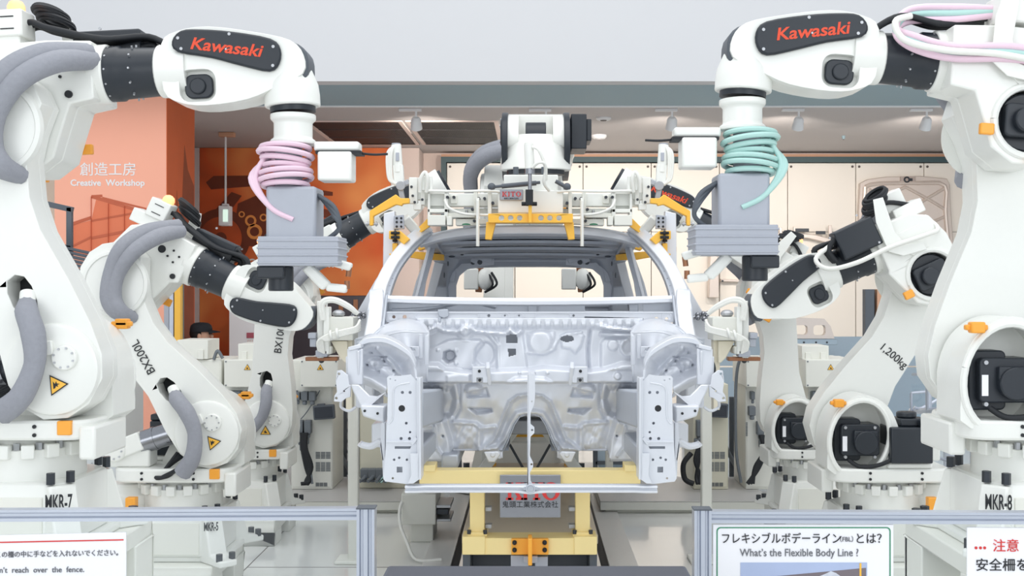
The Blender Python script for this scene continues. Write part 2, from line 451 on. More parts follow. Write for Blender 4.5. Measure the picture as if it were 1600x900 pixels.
g.sheet([M_px(*p, YC0) for p in pt][::-1], YC0 - 0.0008, YC0)
obj('printed_shed', g, mat('pale_rust_print', (226, 124, 88), 0.7, vary=0.12, scale=2), col)
g = G()
def side(y, z): return (y, z)
for poly in ([(11.6, 0.2), (11.66, 1.9), (11.7, 2.4), (11.76, 2.05), (11.82, 2.6), (11.9, 2.2), (12.0, 2.5), (12.08, 3.1), (12.2, 2.85), (12.42, 2.7), (12.42, 0.2)],):
    vs = [(XC1 + 0.0065, y, z) for y, z in poly] + [(XC1 + 0.008, y, z) for y, z in poly]; n = len(poly)
    g.add(vs, [tuple(range(n)), tuple(range(n, 2 * n))[::-1]] + [(i, (i + 1) % n, n + (i + 1) % n, n + i) for i in range(n)])
obj('printed_leaves', g, mat('dark_leaf_print', (146, 66, 34), 0.7, vary=0.3, scale=4), cs)
v = P(169, 266, YC0 - .003); lettering('創造工房', v, 0.142, M_WHITE, col, bold=0.0006)
v = P(168, 286, YC0 - .003); lettering('Creative  Workshop', v, 0.088, M_WHITE, col, bold=0.002)
# ceiling vents
M_GRILLE = mat('charcoal_grille', (52, 52, 56), .6)
def vent(x0, x1, label):
    y0, y1 = 13.8, 15.95
    t = thing('ceiling_vent', label, 'vent', ((x0 + x1) / 2, (y0 + y1) / 2, CZ), group='black ceiling vents')
    g = G(); g.bx(x0 - .05, x1 + .05, y0 - .05, y0, CZ - .015, CZ - .0005); g.bx(x0 - .05, x1 + .05, y1, y1 + .05, CZ - .015, CZ - .0005); g.bx(x0 - .05, x0, y0, y1, CZ - .015, CZ - .0005); g.bx(x1, x1 + .05, y0, y1, CZ - .015, CZ - .0005)
    obj('frame', g, M_PINKW, t)
    g = G(); g.bx(x0, x1, y0, y1, CZ - .004, CZ - .0005); obj('backing', g, M_VENT, t)
    g = G()
    n = 44
    for i in range(n): xx = x0 + (i + .5) * (x1 - x0) / n; g.bx(xx - .004, xx + .004, y0, y1, CZ - .008, CZ - .003)
    for yy in (y0 + .7, y0 + 1.45): g.bx(x0, x1, yy, yy + .03, CZ - .012, CZ - .003)
    obj('grille', g, M_GRILLE, t)
vent(-2.66, -1.58, 'black ceiling vent above the orange picture wall')
vent(-1.44, -0.43, 'black ceiling vent between two spotlights, nearest the centre robot')
# track spotlights, lit
M_LAMP = mat('lit_spotlight_glass', (255, 244, 228), 0.4, emit=2.5, emit_col=(255, 236, 210))
names = ['white ceiling spotlight hanging under the black vents', 'white ceiling spotlight right above the centre robot wrist', 'white ceiling spotlight above the upright cylinder at the gripper end',
         'white ceiling spotlight beside the raised wrist of the teal-hose robot', 'white ceiling spotlight nearest the elbow of the teal-hose robot']
for i, px in enumerate((650, 853, 1050, 1248, 1448)):
    b = P(px, 172, 12.85); x, y = b.x, 12.85
    t = thing('ceiling_spotlight', names[i], 'spotlight', (x, y, CZ), group='ceiling track spotlights')
    g = G(); g.bx(x - .19, x + .06, y - .03, y + .03, CZ - .03, CZ - .0005); obj('track_mount', g, M_WHITE, t, bevel=.004)
    g = G(); g.cyl((x, y, CZ - .12), (x, y, CZ - .03), .012, n=10); g.ring((x, y, CZ - .14), (0, 1, 0), .05, .008, n=20, m=6); obj('yoke', g, M_WHITE, t)
    d = Vector((0, 0.55, -0.8)).normalized(); c0 = Vector((x, y - .02, CZ - .1))
    g = G(); g.lathe([(.03, 0), (.05, .02), (.062, .1), (.066, .14), (.06, .14)], c0, d, n=24); hd = obj('lamp_head', g, M_WHITE, t)
    g = G(); g.lathe([(.058, .135), (.04, .152), (.01, .158)], c0, d, n=20); obj('lamp_glass', g, M_LAMP, hd)
    l = bpy.data.lights.new('spot_lamp', 'SPOT'); l.energy = 112; l.color = (1.0, 0.90, 0.80); l.spot_size = R(105); l.spot_blend = 0.8; l.shadow_soft_size = 0.06
    lo = bpy.data.objects.new('spot_lamp', l); C.objects.link(lo); lo.parent = t; lo.matrix_parent_inverse = WM[t.name].inverted()
    lo.location = c0 + d * .2; lo.rotation_euler = (Vector((x + (1.4 if i == 4 else 0), 17, 1.9)) - lo.location).to_track_quat('-Z', 'Y').to_euler()
def ceil_disc(px, py, r, h, label, cat, name):
    D = (CZ - CAMZ) * FPX / (HZ - py); v = P(px, py, D)
    t = thing(name, label, cat, (v.x, D, CZ))
    g = G(); g.lathe([(r, -0.0005), (r, -h * .5), (r * .75, -h)], (v.x, D, CZ), n=28); obj('housing', g, M_WHITE if r > .03 else M_BULK, t)
    g = G(); g.lathe([(r * .45, -h * .99), (r * .35, -h * 1.25)], (v.x, D, CZ), n=20); obj('sensor', g, M_SEAM if h < .05 else M_CEIL, t)
ceil_disc(943, 184, .09, .03, 'small white twin-slot ceiling sensor beside the round smoke detector', 'detector', 'ceiling_sensor')
ceil_disc(936, 211, .1, .05, 'round white smoke detector on the ceiling near the back wall', 'detector', 'smoke_detector')
ceil_disc(1088, 212, .022, .045, 'tiny sprinkler on the ceiling above the gripper end', 'sprinkler', 'ceiling_sprinkler')
ceil_disc(1318, 212, .022, .045, 'tiny sprinkler on the ceiling above the displayed car hood', 'sprinkler', 'ceiling_sprinkler')
# pendant with emergency lamp
v = P(358, 210, 14.9)
t = thing('pendant_lamp', 'small white box lamp hanging on a thin rod before the orange picture wall', 'lamp', (v.x, 14.9, CZ))
g = G(); g.bx(v.x - .1, v.x + .1, 14.75, 14.85, CZ - .06, CZ - .0005); obj('ceiling_bracket', g, M_WARM, t, bevel=.01)
zb_ = P(0, 353, 14.8).z; zt_ = P(0, 322, 14.8).z
g = G(); g.cyl((v.x - .02, 14.8, zt_), (v.x - .02, 14.8, CZ - .05), .014, n=10); obj('rod', g, M_WHITE, t)
g = G(); g.bx(v.x - .09, v.x + .05, 14.72, 14.88, zb_, zt_); g.bx(v.x - .06, v.x + .02, 14.76, 14.84, zt_, zt_ + .03); bx_ = obj('lamp_box', g, M_WHITE, t, bevel=.01)
g = G(); g.bx(v.x - .03, v.x + .03, 14.71, 14.72, zb_ + .05, zt_ - .05); obj('lamp_window', g, mat('green_white_lit_window', (214, 240, 226), .3, emit=.6), bx_)
# ------------------------------------------------------------------ welding robots
REF = 120.7                                   # the lower arm's angle in which its outline is given
J2 = (0.19, 0.66); L2 = 0.88; AX = 0.218; LY = 0.06
def rel2(p):                                  # outline points of the lower arm and its covers, about joint 2
    return [((x - 327) / 300, -(y - 672) / 300) for x, y in p]
ARM = rel2([(237, 618), (194, 560), (162, 517), (141, 483), (134, 450), (139, 420), (153, 398), (173, 386), (195, 383), (216, 391), (231, 408), (229, 440), (231, 467), (247, 507),
            (268, 537), (313, 580), (348, 617), (369, 645), (377, 670), (371, 700), (354, 721), (330, 730), (305, 724), (283, 706), (262, 672)])
PORT = rel2([(250, 600), (256, 591), (266, 590), (276, 597), (286, 610), (291, 622), (287, 629), (276, 630), (264, 624), (254, 612)])
def star_bolts(g, c, r, n, br, y0, y1, a0=0):
    for i in range(n):
        a = R(a0 + 360 * i / n)
        g.cyl((c[0] + r * math.cos(a), y0, c[1] + r * math.sin(a)), (c[0] + r * math.cos(a), y1, c[1] + r * math.sin(a)), br, n=8)
def hazard(M, parent, size=0.07, label=None):
    g = G(M)
    a = size / 1.732
    tri = lambda q: [(-size / 2 * q, -a / 2 * q), (size / 2 * q, -a / 2 * q), (0, a * q)]
    g.m = 0; g.sheet(tri(1.12), -0.002, 0)
    g.m = 1; g.sheet(tri(0.92), -0.003, -0.0022)
    g.m = 0; g.sheet([(x * size, z * size) for x, z in ((-.2, -.16), (.2, -.16), (.16, -.06), (.06, -.02), (.1, .1), (.0, .06), (-.04, .2), (-.08, .04), (-.2, .02), (-.06, -.06))], -0.0038, -0.0032)
    o = obj('warning_sticker', g, [M_INK, M_YEL], parent)
    if label: o['label'] = label
    return o

STICK = {}
def robot(X, Y, yaw, zb, s, th2, th3, roll, th5, label, ext=0.0, text=None, arm_text=None, block=None, neck_len=0.1, hoses=(M_BLK2, M_HOSE), sleeves=True, cover_marks=True, tilt=0.0, neck=True, big=False, stick=0, wx=1.0, loops=False):
    root = thing('welding_robot', label, 'robot', (X, Y, 0), yaw, 'welding robots of the body line')
    W0 = WM[root.name]
    Mb = W0 @ T(0, 0, zb) @ Matrix.Scale(s, 4)
    Mp = W0
    M2 = Mb @ T(J2[0], 0, J2[1]) @ Rxz(th2 - REF)
    j3 = (J2[0] + L2 * math.cos(R(th2)), J2[1] + L2 * math.sin(R(th2)))
    M3 = Mb @ T(j3[0], 0, j3[1]) @ Rxz(th3)
    Mw = M3 @ T(ext, LY, AX) @ Matrix.Rotation(R(roll), 4, 'X') @ T(.5, 0, 0) @ Matrix.Diagonal((wx, 1.55 if big else 1, 1, 1)) @ T(-.5, 0, 0)
    M5 = Mw @ T(1.0, 0, -0.02) @ Rxz(th5)
    bv = 0.008 * s
    # --- pedestal bolted to the floor
    bx0, bx1, by = block or (-0.44, 0.24, 0.32)
    g = G(Mp); top = zb
    g.bx(bx0, bx1, -by, by, top - 0.07, top - 0.0005)
    hgt = top - 0.07
    if hgt > 0.03:
        g.bx(bx0, bx0 + 0.2, -by, by, 0, hgt); g.bx(bx1 - 0.2, bx1, -by, -by + 0.2, 0, hgt); g.bx(bx1 - 0.2, bx1, by - 0.2, by, 0, hgt)
        g.bx(bx0, bx1, -by, -by + 0.03, max(0, hgt - 0.3), hgt)
        g.bx(bx0 + .15, bx1 - .15, -by + .1, by - .1, 0, hgt)
    ped = obj('pedestal', g, M_ROB2, root, bevel=0.006)
    # --- base
    g = G(Mb)
    g.bx(-0.27, 0.27, -0.22, 0.22, 0, 0.03)
    def oct_(r, c, z): return [Vector((x, y, z)) for x, y in ((r, -r + c), (r, r - c), (r - c, r), (-r + c, r), (-r, r - c), (-r, -r + c), (-r + c, -r), (r - c, -r))]
    g.loft([oct_(0.235, 0.07, 0.03), oct_(0.235, 0.07, 0.235), oct_(0.225, 0.07, 0.25)])
    for sx_ in (-1, 1):
        for sy in (-1, 1):                      # corner fins running down to the foot pads
            Mf = T(0.2 * sx_, 0.2 * sy, 0) @ Matrix.Rotation(math.atan2(sy, sx_), 4, 'Z')
            k = G(Mb @ Mf); k.sheet([(-0.03, 0), (0.17, 0), (0.17, 0.03), (0.075, 0.05), (0.02, 0.24), (-0.03, 0.24)], -0.05, 0.05)
            g.v += []; o_ = len(g.v); g.v += k.v; g.f += [tuple(i + o_ for i in f) for f in k.f]; g.mi += k.mi
    base = obj('base', g, M_ROB, root, bevel=bv)
    g = G(Mb)
    for sx_ in (-1, 1):
        for sy in (-1, 1):
            for d in ((0.075, 0.125), (0.125, 0.075)):
                g.cyl((sx_ * (0.2 + d[0]), sy * (0.2 + d[1]), 0.028), (sx_ * (0.2 + d[0]), sy * (0.2 + d[1]), 0.065), 0.018, n=6)
                g.cyl((sx_ * (0.1 + d[0]), sy * (0.1 + d[1]), 0.245), (sx_ * (0.1 + d[0]), sy * (0.1 + d[1]), 0.285), 0.016, n=6)
    obj('foot_bolts', g, M_BOLT, base)
    g = G(Mb)
    for sy in (-1, 1): g.bx(-0.15, 0.15, sy * 0.222, sy * 0.2405, 0.04, 0.2)
    obj('cover_panel', g, M_ROB2, base, bevel=0.003)
    # drum with castellated flange
    g = G(Mb); g.lathe([(0.21, 0.19), (0.205, 0.22), (0.2, 0.33), (0.2, 0.36)], (0, 0, 0), n=40)
    for i in range(16):
        a = 2 * math.pi * i / 16
        g.box((0.2 * math.cos(a), 0.2 * math.sin(a), 0.355), (0.05, 0.045, 0.05), Matrix.Rotation(a, 4, 'Z'))
    g.lathe([(0.17, 0.36), (0.17, 0.40)], (0, 0, 0), n=32)
    drum = obj('drum', g, M_ROB, root, bevel=bv * .6)
    g = G(Mb)
    for i in range(16):
        a = 2 * math.pi * (i + .5) / 16
        g.cyl((0.19 * math.cos(a), 0.19 * math.sin(a), 0.36), (0.19 * math.cos(a), 0.19 * math.sin(a), 0.385), 0.012, n=6)
    obj('flange_bolts', g, M_STEEL, drum)
    # cable hump at the rear of the base with its amber stopper
    g = G(Mb); g.lathe([(0.15, -0.005), (0.15, 0.10), (0.11, 0.15), (0.04, 0.165)], (-0.26, 0, 0.22), n=28)
    g.bx(-0.44, -0.24, -0.13, 0.13, 0.12, 0.3)
    hump = obj('cable_box', g, M_ROB, root, bevel=bv * 2)
    g = G(Mb)
    for sy in (-1, 1): g.bx(-0.215, -0.165, sy * 0.205, sy * 0.255, 0.26, 0.33)
    obj('amber_stopper', g, M_AMBER, hump, bevel=0.004)
    g = G(Mb); g.tube([(-0.4, -0.1, 0.31), (-0.44, -0.16, 0.27), (-0.36, -0.22, 0.2), (-0.2, -0.25, 0.15)], 0.006)
    obj('thin_cable', g, M_BLK2, hump)
    # --- turntable
    g = G(Mb)
    out = rrect(-0.30, 0.31, -0.23, 0.23, 0.10, 6)
    Mt = Mb @ Matrix.Rotation(R(90), 4, 'X')
    k = G(Mb); vs = [(x, y, 0.40) for x, y in out] + [(x, y, 0.47) for x, y in out]; n = len(out)
    k.add(vs, [tuple(range(n))[::-1], tuple(range(n, 2 * n))] + [(i, (i + 1) % n, n + (i + 1) % n, n + i) for i in range(n)])
    g = k
    g.bx(-0.33, -0.12, -0.17, -0.04, 0.47, 0.56)          # seat of the balancer
    g.bx(0.27, 0.33, -0.22, 0.1, 0.33, 0.45)
    g.bx(-0.2, 0.03, 0.05, 0.22, 0.47, 0.5)
    tt = obj('turntable', g, M_ROB, root, bevel=bv * 1.3)
    g = G(Mb)
    for x in (-0.14, 0.12):
        for z in (0.42, 0.45):
            g.cyl((x, -0.225, z), (x, -0.236, z), 0.007, n=8); g.cyl((x, 0.225, z), (x, 0.236, z), 0.007, n=8)
    obj('pin_holes', g, M_INK, tt)
    # motor-side housing with its round window
    hc = (0.165, 0.60)
    egg = round_poly([(-0.08, 0.44), (-0.06, 0.56), (-0.03, 0.68), (0.02, 0.78), (0.11, 0.835), (0.2, 0.825), (0.28, 0.76), (0.322, 0.66), (0.325, 0.55), (0.29, 0.44)], 3)
    win = circle(hc[0] - 0.0, hc[1] + 0.02, 0.15, 36, 0.195, 14)
    g = G(Mb); g.sheet(egg, 0.06, 0.2, [win]); g.sheet(egg, -0.04, 0.0602)
    hs = obj('joint_housing', g, M_ROB, root, bevel=bv * 1.5)
    rim = [Vector((x, 0.2, z)) for x, z in win]
    g = G(Mb); g.tube(rim + [rim[0]], 0.014, k=0, n=8, ends=False)
    obj('window_ring', g, M_ROB, hs)
    g = G(Mb)
    g.sheet(rrect(hc[0] - 0.105, hc[0] + 0.09, hc[1] - 0.07, hc[1] + 0.09, 0.02), 0.05, 0.19)
    g.sheet(rrect(hc[0] - 0.02, hc[0] + 0.115, hc[1] - 0.1, hc[1] + 0.115, 0.02), 0.05, 0.15)
    g.cyl((hc[0] - 0.03, 0.18, hc[1]), (hc[0] - 0.03, 0.225, hc[1]), 0.06, n=24)
    g.bx(hc[0] - 0.09, hc[0] + 0.03, 0.15, 0.215, hc[1] + 0.01, hc[1] + 0.06)
    mo = obj('joint_motor', g, M_BLK, hs, bevel=0.006)
    g = G(Mb); star_bolts(g, (hc[0] - 0.005, hc[1]), 0.105, 4, 0.008, 0.18, 0.197, 45)
    obj('motor_screws', g, M_STEEL, hs)
    g = G(Mb); g.bx(hc[0] + 0.06, hc[0] + 0.083, 0.1895, 0.192, hc[1] - 0.045, hc[1] + 0.03)
    obj('rating_plate', g, M_PAPER, hs)
    g = G(Mb); g.tube([(hc[0] + 0.05, 0.18, hc[1] - 0.09), (hc[0] + 0.0, 0.21, hc[1] - 0.12), (hc[0] - 0.09, 0.225, hc[1] - 0.11), (hc[0] - 0.18, 0.225, hc[1] - 0.07), (hc[0] - 0.22, 0.2, hc[1] - 0.05)], 0.011)
    obj('motor_cable', g, M_BLK2, hs)
    g = G(Mb); g.bx(0.25, 0.30, 0.19, 0.235, 0.78, 0.82); g.bx(0.235, 0.315, 0.19, 0.22, 0.79, 0.81)
    obj('amber_stopper', g, M_AMBER, hs, bevel=0.006)
    g = G(Mb); g.bx(0.2, 0.25, -0.236, -0.2, 0.42, 0.47)
    obj('amber_stopper', g, M_AMBER, tt, bevel=0.004)
    # turntable motor
    g = G(Mb); g.bx(-0.19, 0.02, 0.04, 0.25, 0.50, 0.68); g.bx(-0.15, -0.04, 0.08, 0.2, 0.68, 0.72)
    g.bx(-0.19, -0.13, 0.05, 0.24, 0.68, 0.715); g.cyl((-0.09, 0.14, 0.72), (-0.09, 0.14, 0.75), 0.05)
    obj('turntable_motor', g, M_BLK, tt, bevel=0.008)
    # balancer: clevis, cylinder, rod
    pv = (-0.29, 0.555)
    g = G(Mb); g.cyl((pv[0], -0.2, pv[1]), (pv[0], -0.06, pv[1]), 0.055, n=28)
    g.bar((pv[0], -0.13, pv[1]), (pv[0] + 0.13, -0.13, pv[1] + 0.052), 0.12, 0.095)
    cl = obj('balancer_clevis', g, M_ROB, root, bevel=bv)
    g = G(Mb); star_bolts(g, pv, 0.038, 8, 0.005, -0.2, -0.206); obj('clevis_bolts', g, M_STEEL, cl)
    e = (J2[0] - 0.09, J2[1] + 0.015)
    d = Vector((e[0] - pv[0], 0, e[1] - pv[1])); L = d.length; d.normalize()
    p = lambda t: Vector((pv[0], -0.13, pv[1])) + d * t
    g = G(Mb); g.cyl(p(0.12), p(0.28), 0.058); g.cyl(p(0.185), p(0.2), 0.061)
    cy = obj('balancer_cylinder', g, M_CHROME, cl)
    g = G(Mb); g.cyl(p(0.28), p(L), 0.046); obj('balancer_rod', g, M_BLK, cl)
    # --- lower arm
    g = G(M2); g.sheet(ARM, -0.21, -0.1, [PORT]); g.sheet(ARM, -0.1005, -0.055)
    la = obj('lower_arm', g, M_ROB, root, bevel=0.02 * s, seg=3)
    g = G(M2); g.sheet(circle((265 - 327) / 300 - .01, -(609 - 672) / 300, 0.085, 20), -0.104, -0.1002)
    obj('port_liner', g, M_BLK2, la)
    d3 = rel2([(192, 447)])[0]
    g = G(M2); g.lathe([(0.17, 0), (0.165, 0.02), (0.15, 0.024), (0.145, 0.018), (0.14, 0.018)], (d3[0], -0.209, d3[1]), (0, -1, 0), n=44)
    obj('elbow_cover', g, M_ROB, la)
    g = G(M2); g.lathe([(0.165, 0), (0.16, 0.02), (0.15, 0.026), (0.05, 0.03)], (-0.005, -0.209, -0.01), (0, -1, 0), n=44)
    sc_ = obj('shoulder_cover', g, M_ROB, root)
    g = G(M2); g.lathe([(0.046, 0), (0.044, 0.02)], (0.03, -0.235, 0.045), (0, -1, 0), n=24)
    g.box((-0.06, -0.245, 0.05), (0.09, 0.02, 0.05), Rxz(25))
    hb = obj('hub', g, M_ROB, sc_, bevel=0.004)
    g = G(M2); star_bolts(g, (0.03, 0.045), 0.035, 8, 0.004, -0.255, -0.259); obj('hub_bolts', g, M_STEEL, sc_)
    hazard(M2 @ T(0.03, -0.243, -0.055) @ Rxz(REF - th2 + stick), sc_, 0.066)
    if sleeves:
        q = lambda x, y, dy: Vector((*rel2([(x + 16, y)])[0], 0)).xzy + Vector((0, dy, 0))
        g = G(M2); g.tube([q(256, 610, -0.16), q(268, 622, -0.25), q(286, 642, -0.285), q(297, 672, -0.29), q(293, 708, -0.29), q(275, 732, -0.26)], [0.02, 0.04, 0.042, 0.036, 0.042, 0.045])
        obj('grey_sleeve', g, M_SLEEVE, la)
        g = G(M2); g.cyl(q(258, 606, -0.2), q(266, 621, -0.235), 0.028); obj('sleeve_clamp', g, M_ROB, la)
        g = G(M2)
        for i in range(4): g.tube([q(268 - i * 3, 726 + i * 2, -0.26 + .02 * i), q(250, 735 + i, -0.25), q(238 - 2 * i, 738, -0.22), q(258 + 5 * i, 706, -0.15 + .01 * i)], 0.009)
        obj('black_cables', g, M_BLK2, la)
    # --- upper arm
    g = G(M3)
    el = [(-0.16, 0.0), (-0.155, 0.16), (-0.11, 0.28), (-0.02, 0.33), (0.12, 0.335), (0.29 + ext, 0.325), (0.29 + ext, 0.11), (0.2, 0.095), (0.165, 0.0), (0.13, -0.1), (0.05, -0.155), (-0.05, -0.155), (-0.13, -0.1)]
    g.sheet(el, -0.05, 0.0305)
    g.sheet(el, 0.03, 0.2, [circle(0, 0.0, 0.12, 28)])
    g.lathe([(0.112, 0.0), (0.112, 0.06)], (0.26 + ext, LY, AX), (1, 0, 0), n=36)
    ua = obj('upper_arm', g, M_ROB, root, bevel=0.02 * s, seg=3)
    g = G(M3); g.sheet(circle(0, 0, 0.105, 24), 0.03, 0.17); g.sheet(rrect(-0.08, 0.09, -0.06, 0.06, 0.02), 0.16, 0.215); g.cyl((0.02, 0.2, 0), (0.02, 0.245, 0), 0.045)
    obj('elbow_motor', g, M_BLK, ua, bevel=0.006)
    rim = [Vector((x, 0.2, z)) for x, z in circle(0, 0, 0.125, 36)]
    g = G(M3); g.tube(rim + [rim[0]], 0.014, k=0, n=8, ends=False); obj('elbow_ring', g, M_ROB, ua)
    g = G(M3); g.bx(-0.07, 0.0, 0.2, 0.225, -0.16, -0.12); g.bx(0.13, 0.18, 0.2, 0.225, -0.06, -0.02); obj('amber_stopper', g, M_AMBER, ua, bevel=0.005)
    g = G(M3); g.cyl((0.09, -0.049, 0.235), (0.09, -0.054, 0.235), 0.02); star_bolts(g, (0.16, 0.225), 0.03, 4, 0.006, -0.05, -0.055, 20); g.cyl((0.2, -0.05, 0.13), (0.2, -0.06, 0.13), 0.014, n=12)
    obj('bolt_holes', g, M_INK, ua)
    # lamp box with amber beacon
    g = G(M3); g.bx(-0.14, 0.02, -0.03, 0.11, 0.30, 0.37); g.bx(-0.075, 0.035, -0.04, 0.08, 0.36, 0.46)
    lb = None if big else obj('beacon_box', g, M_ROB, root, bevel=0.006)
    g = G(M3); g.lathe([(0.032, 0), (0.032, 0.018), (0.024, 0.034), (0.008, 0.042)], (0.0, 0.0, 0.46), n=20)
    lb and obj('beacon', g, M_BEACON, lb)
    g = G(M3)
    for z in (0.385, 0.43): g.bx(-0.045, 0.005, -0.0425, -0.04, z, z + 0.004)
    lb and obj('vent_slots', g, M_INK, lb)
    # black drive tube
    g = G(M3); g.lathe([(0.1, 0), (0.104, 0.01), (0.104, 0.075), (0.097, 0.085), (0.094, 0.16), (0.09, 0.235)], (0.288 + ext, LY, AX), (1, 0, 0), n=40)
    tb = obj('drive_tube', g, M_BLK, root, bevel=0.003)
    g = G(M3)
    for a in range(0, 360, 30):
        for xx in (0.33, 0.42): g.cyl((xx + ext, LY + 0.09 * math.cos(R(a)), AX + 0.09 * math.sin(R(a))), (xx + ext, LY + 0.106 * math.cos(R(a)), AX + 0.106 * math.sin(R(a))), 0.004, n=6)
    obj('tube_screws', g, M_STEEL, tb)
    # motor box on top, its cable coil and white bracket
    g = G(M3)
    if loops: g.bx(-0.12, 0.13, 0.05, 0.2, 0.35, 0.45)
    else: g.bx(0.16, 0.42 + ext * .5, 0.11, 0.22, 0.25, 0.40)
    mb = obj('motor_box', g, M_ROB if loops else M_BLK, root, bevel=0.008)
    for m_, dz in ((M_PINK, 0), (M_TEAL, .022), (M_PINK, .044)) if loops else ():
        g = G(M3); g.tube([(-0.1, 0.2, 0.2 + dz), (0.1, 0.23, 0.21 + dz), (0.3, 0.22, 0.2 + dz), (0.43, 0.2, 0.23 + dz), (0.48, 0.15, 0.29 + dz * .5), (0.42, 0.1, 0.35 + dz), (0.25, 0.1, 0.37 + dz), (0.12, 0.12, 0.39 + dz * .5)], .013); obj('looped_hose', g, m_, mb)
    g = G(M3); star_bolts(g, (0.29, 0.325), 0.125, 4, 0.006, 0.22, 0.226, 30); loops or obj('box_screws', g, M_STEEL, mb)
    g = G(M3)
    for i in range(6): g.ring((0.1 - .006 * i, 0.13, 0.43 + 0.011 * i), (0.25, 0.25, 1), 0.062 + 0.006 * math.sin(i * 2.1), 0.009, m=6, n=24)
    big or loops or obj('cable_coil', g, M_BLK2, mb)
    g = G(M3); g.sheet([(0.07, 0.46), (0.12, 0.47), (0.155, 0.36), (0.16, 0.2), (0.10, 0.15), (-0.02, 0.13), (-0.02, 0.17), (0.07, 0.2), (0.09, 0.28)], 0.222, 0.228)
    g.sheet([(-0.04, 0.26), (0.08, 0.26), (0.1, 0.18), (0.04, 0.12), (-0.04, 0.14)], 0.2, 0.206)
    obj('hose_bracket', g, M_ROB, ua, bevel=0.002)
    g = G(M3); g.tube([(-0.1, 0.16, 0.28), (-0.12, 0.21, 0.2), (-0.04, 0.245, 0.2), (0.15, 0.25, 0.22), (0.33, 0.25, 0.22), (0.47, 0.23, 0.25), (0.5, 0.2, 0.32), (0.44 + ext * .5, 0.18, 0.35)], 0.012)
    obj('white_hose', g, hoses[1], ua)
    g = G(M3)
    for i in range(3):
        g.tube([(-0.08, 0.02 + .03 * i, 0.36), (0.03, 0.02 + .04 * i, 0.42), (0.12, 0.0 + .04 * i, 0.39), (0.3, 0.04 + .03 * i, 0.35), (0.46, 0.09 + .02 * i, 0.36), (0.56 + ext, 0.1, 0.3)], 0.012)
    for i in range(0 if loops else 3): g.tube([(0.42 + ext * .5, 0.13 + .03 * i, 0.33 + .02 * i), (0.47 + ext * .5, 0.13 + .03 * i, 0.33), (0.46 + ext * .5, 0.15 + .02 * i, 0.26)], 0.014)
    big or obj('black_hoses', g, hoses[0], ua)
    if sleeves:
        g = G(M3 @ Rxz(-th3)); r3 = lambda x, y, dy: Vector(((x - 166) / 300, dy, -(y - 447) / 300))
        M3u = M3 @ Rxz(-th3)
        for i, sh in enumerate(((0, 0), (14, 8))):
            g = G(M3u)
            g.tube([r3(248 - sh[0] * .3, 366 - sh[1], -0.03), r3(226 - sh[0], 378 - sh[1], -0.2), r3(198 - sh[0], 402 - sh[1], -0.28), r3(176 - sh[0] * .6, 436 - sh[1], -0.285), r3(170 - sh[0] * .5, 468, -0.285), r3(180 - sh[0] * .4, 490, -0.28), r3(192, 500, -0.2)],
                   [0.036, 0.042, 0.04, 0.036, 0.042, 0.04, 0.03])
            obj('grey_sleeve', g, M_SLEEVE, ua)
    # --- wrist
    cast = round_poly([(0.54, 0.085), (0.6, 0.13), (0.72, 0.142), (0.9, 0.11), (1.02, 0.075), (1.065, 0.02), (1.06, -0.05), (0.96, -0.095), (0.85, -0.135), (0.7, -0.15), (0.6, -0.135), (0.54, -0.085)], 3)
    leaf = round_poly([(0.985, 0.04), (0.95, 0.082), (0.81, 0.115), (0.69, 0.13), (0.62, 0.128), (0.585, 0.09), (0.605, 0.05), (0.727, 0.022), (0.84, -0.014), (0.94, -0.04), (0.978, -0.012)], 3)
    hole = rrect(0.60, 0.735, -0.135, -0.015, 0.04)
    g = G(Mw); g.sheet(cast, -0.085, -0.05, [hole]); g.sheet(cast, 0.05, 0.085, [hole]); g.sheet(cast if not big else [(x, z) for x, z in cast if x < 0.9], -0.0505, 0.0505)
    g.lathe([(0.088, 0.0), (0.099, 0.008), (0.103, 0.08), (0.1, 0.12)], (0.503, 0, 0), (1, 0, 0), n=32)
    wr = obj('wrist', g, M_ROB, root, bevel=0.012 * s, seg=3)
    for sy in (-1, 1):
        g = G(Mw); g.sheet(leaf, sy * 0.084, sy * 0.105)
        cv = obj('side_cover', g, M_BLK, root, bevel=0.008 * s)
        g = G(Mw); star_bolts(g, (0.785, 0.05), 0.0, 1, 0.004, sy * .105, sy * .107)
        for cx, cz in ((0.61, 0.1), (0.62, 0.06), (0.955, -0.02), (0.96, 0.05), (0.8, 0.105)): g.cyl((cx, sy * .104, cz), (cx, sy * .1075, cz), 0.006, n=8)
        obj('cover_screws', g, M_STEEL, cv)
        if cover_marks:
            Ml = Mw @ T(0.785, sy * 0.1055, 0.055) @ Rxz(-9.5)
            if sy > 0: Ml = Ml @ Matrix.Rotation(math.pi, 4, 'Z')
            if roll > 90: Ml = Ml @ Rxz(180)
            g = text_geo('Kawasaki', 0.062, 0.002, 0.0012, sx=1.15, shear=0.2)
            g.v = [tuple(Ml @ FRONT @ Vector(v)) for v in g.v]
            obj('lettering', g, M_LOGO, cv)
        g = G(Mw); g.sheet(rrect(0.615, 0.72, -0.12, -0.03, 0.03), sy * 0.05, sy * 0.07); g.cyl((0.665, sy * .07, -0.075), (0.665, sy * .08, -0.075), 0.03)
        obj('wrist_motor', g, M_BLK, wr, bevel=0.006)
    g = G(Mw); cap = [(0.985, 0.055), (1.03, 0.07), (1.075, 0.03), (1.075, -0.05), (1.04, -0.075), (0.99, -0.03)]
    
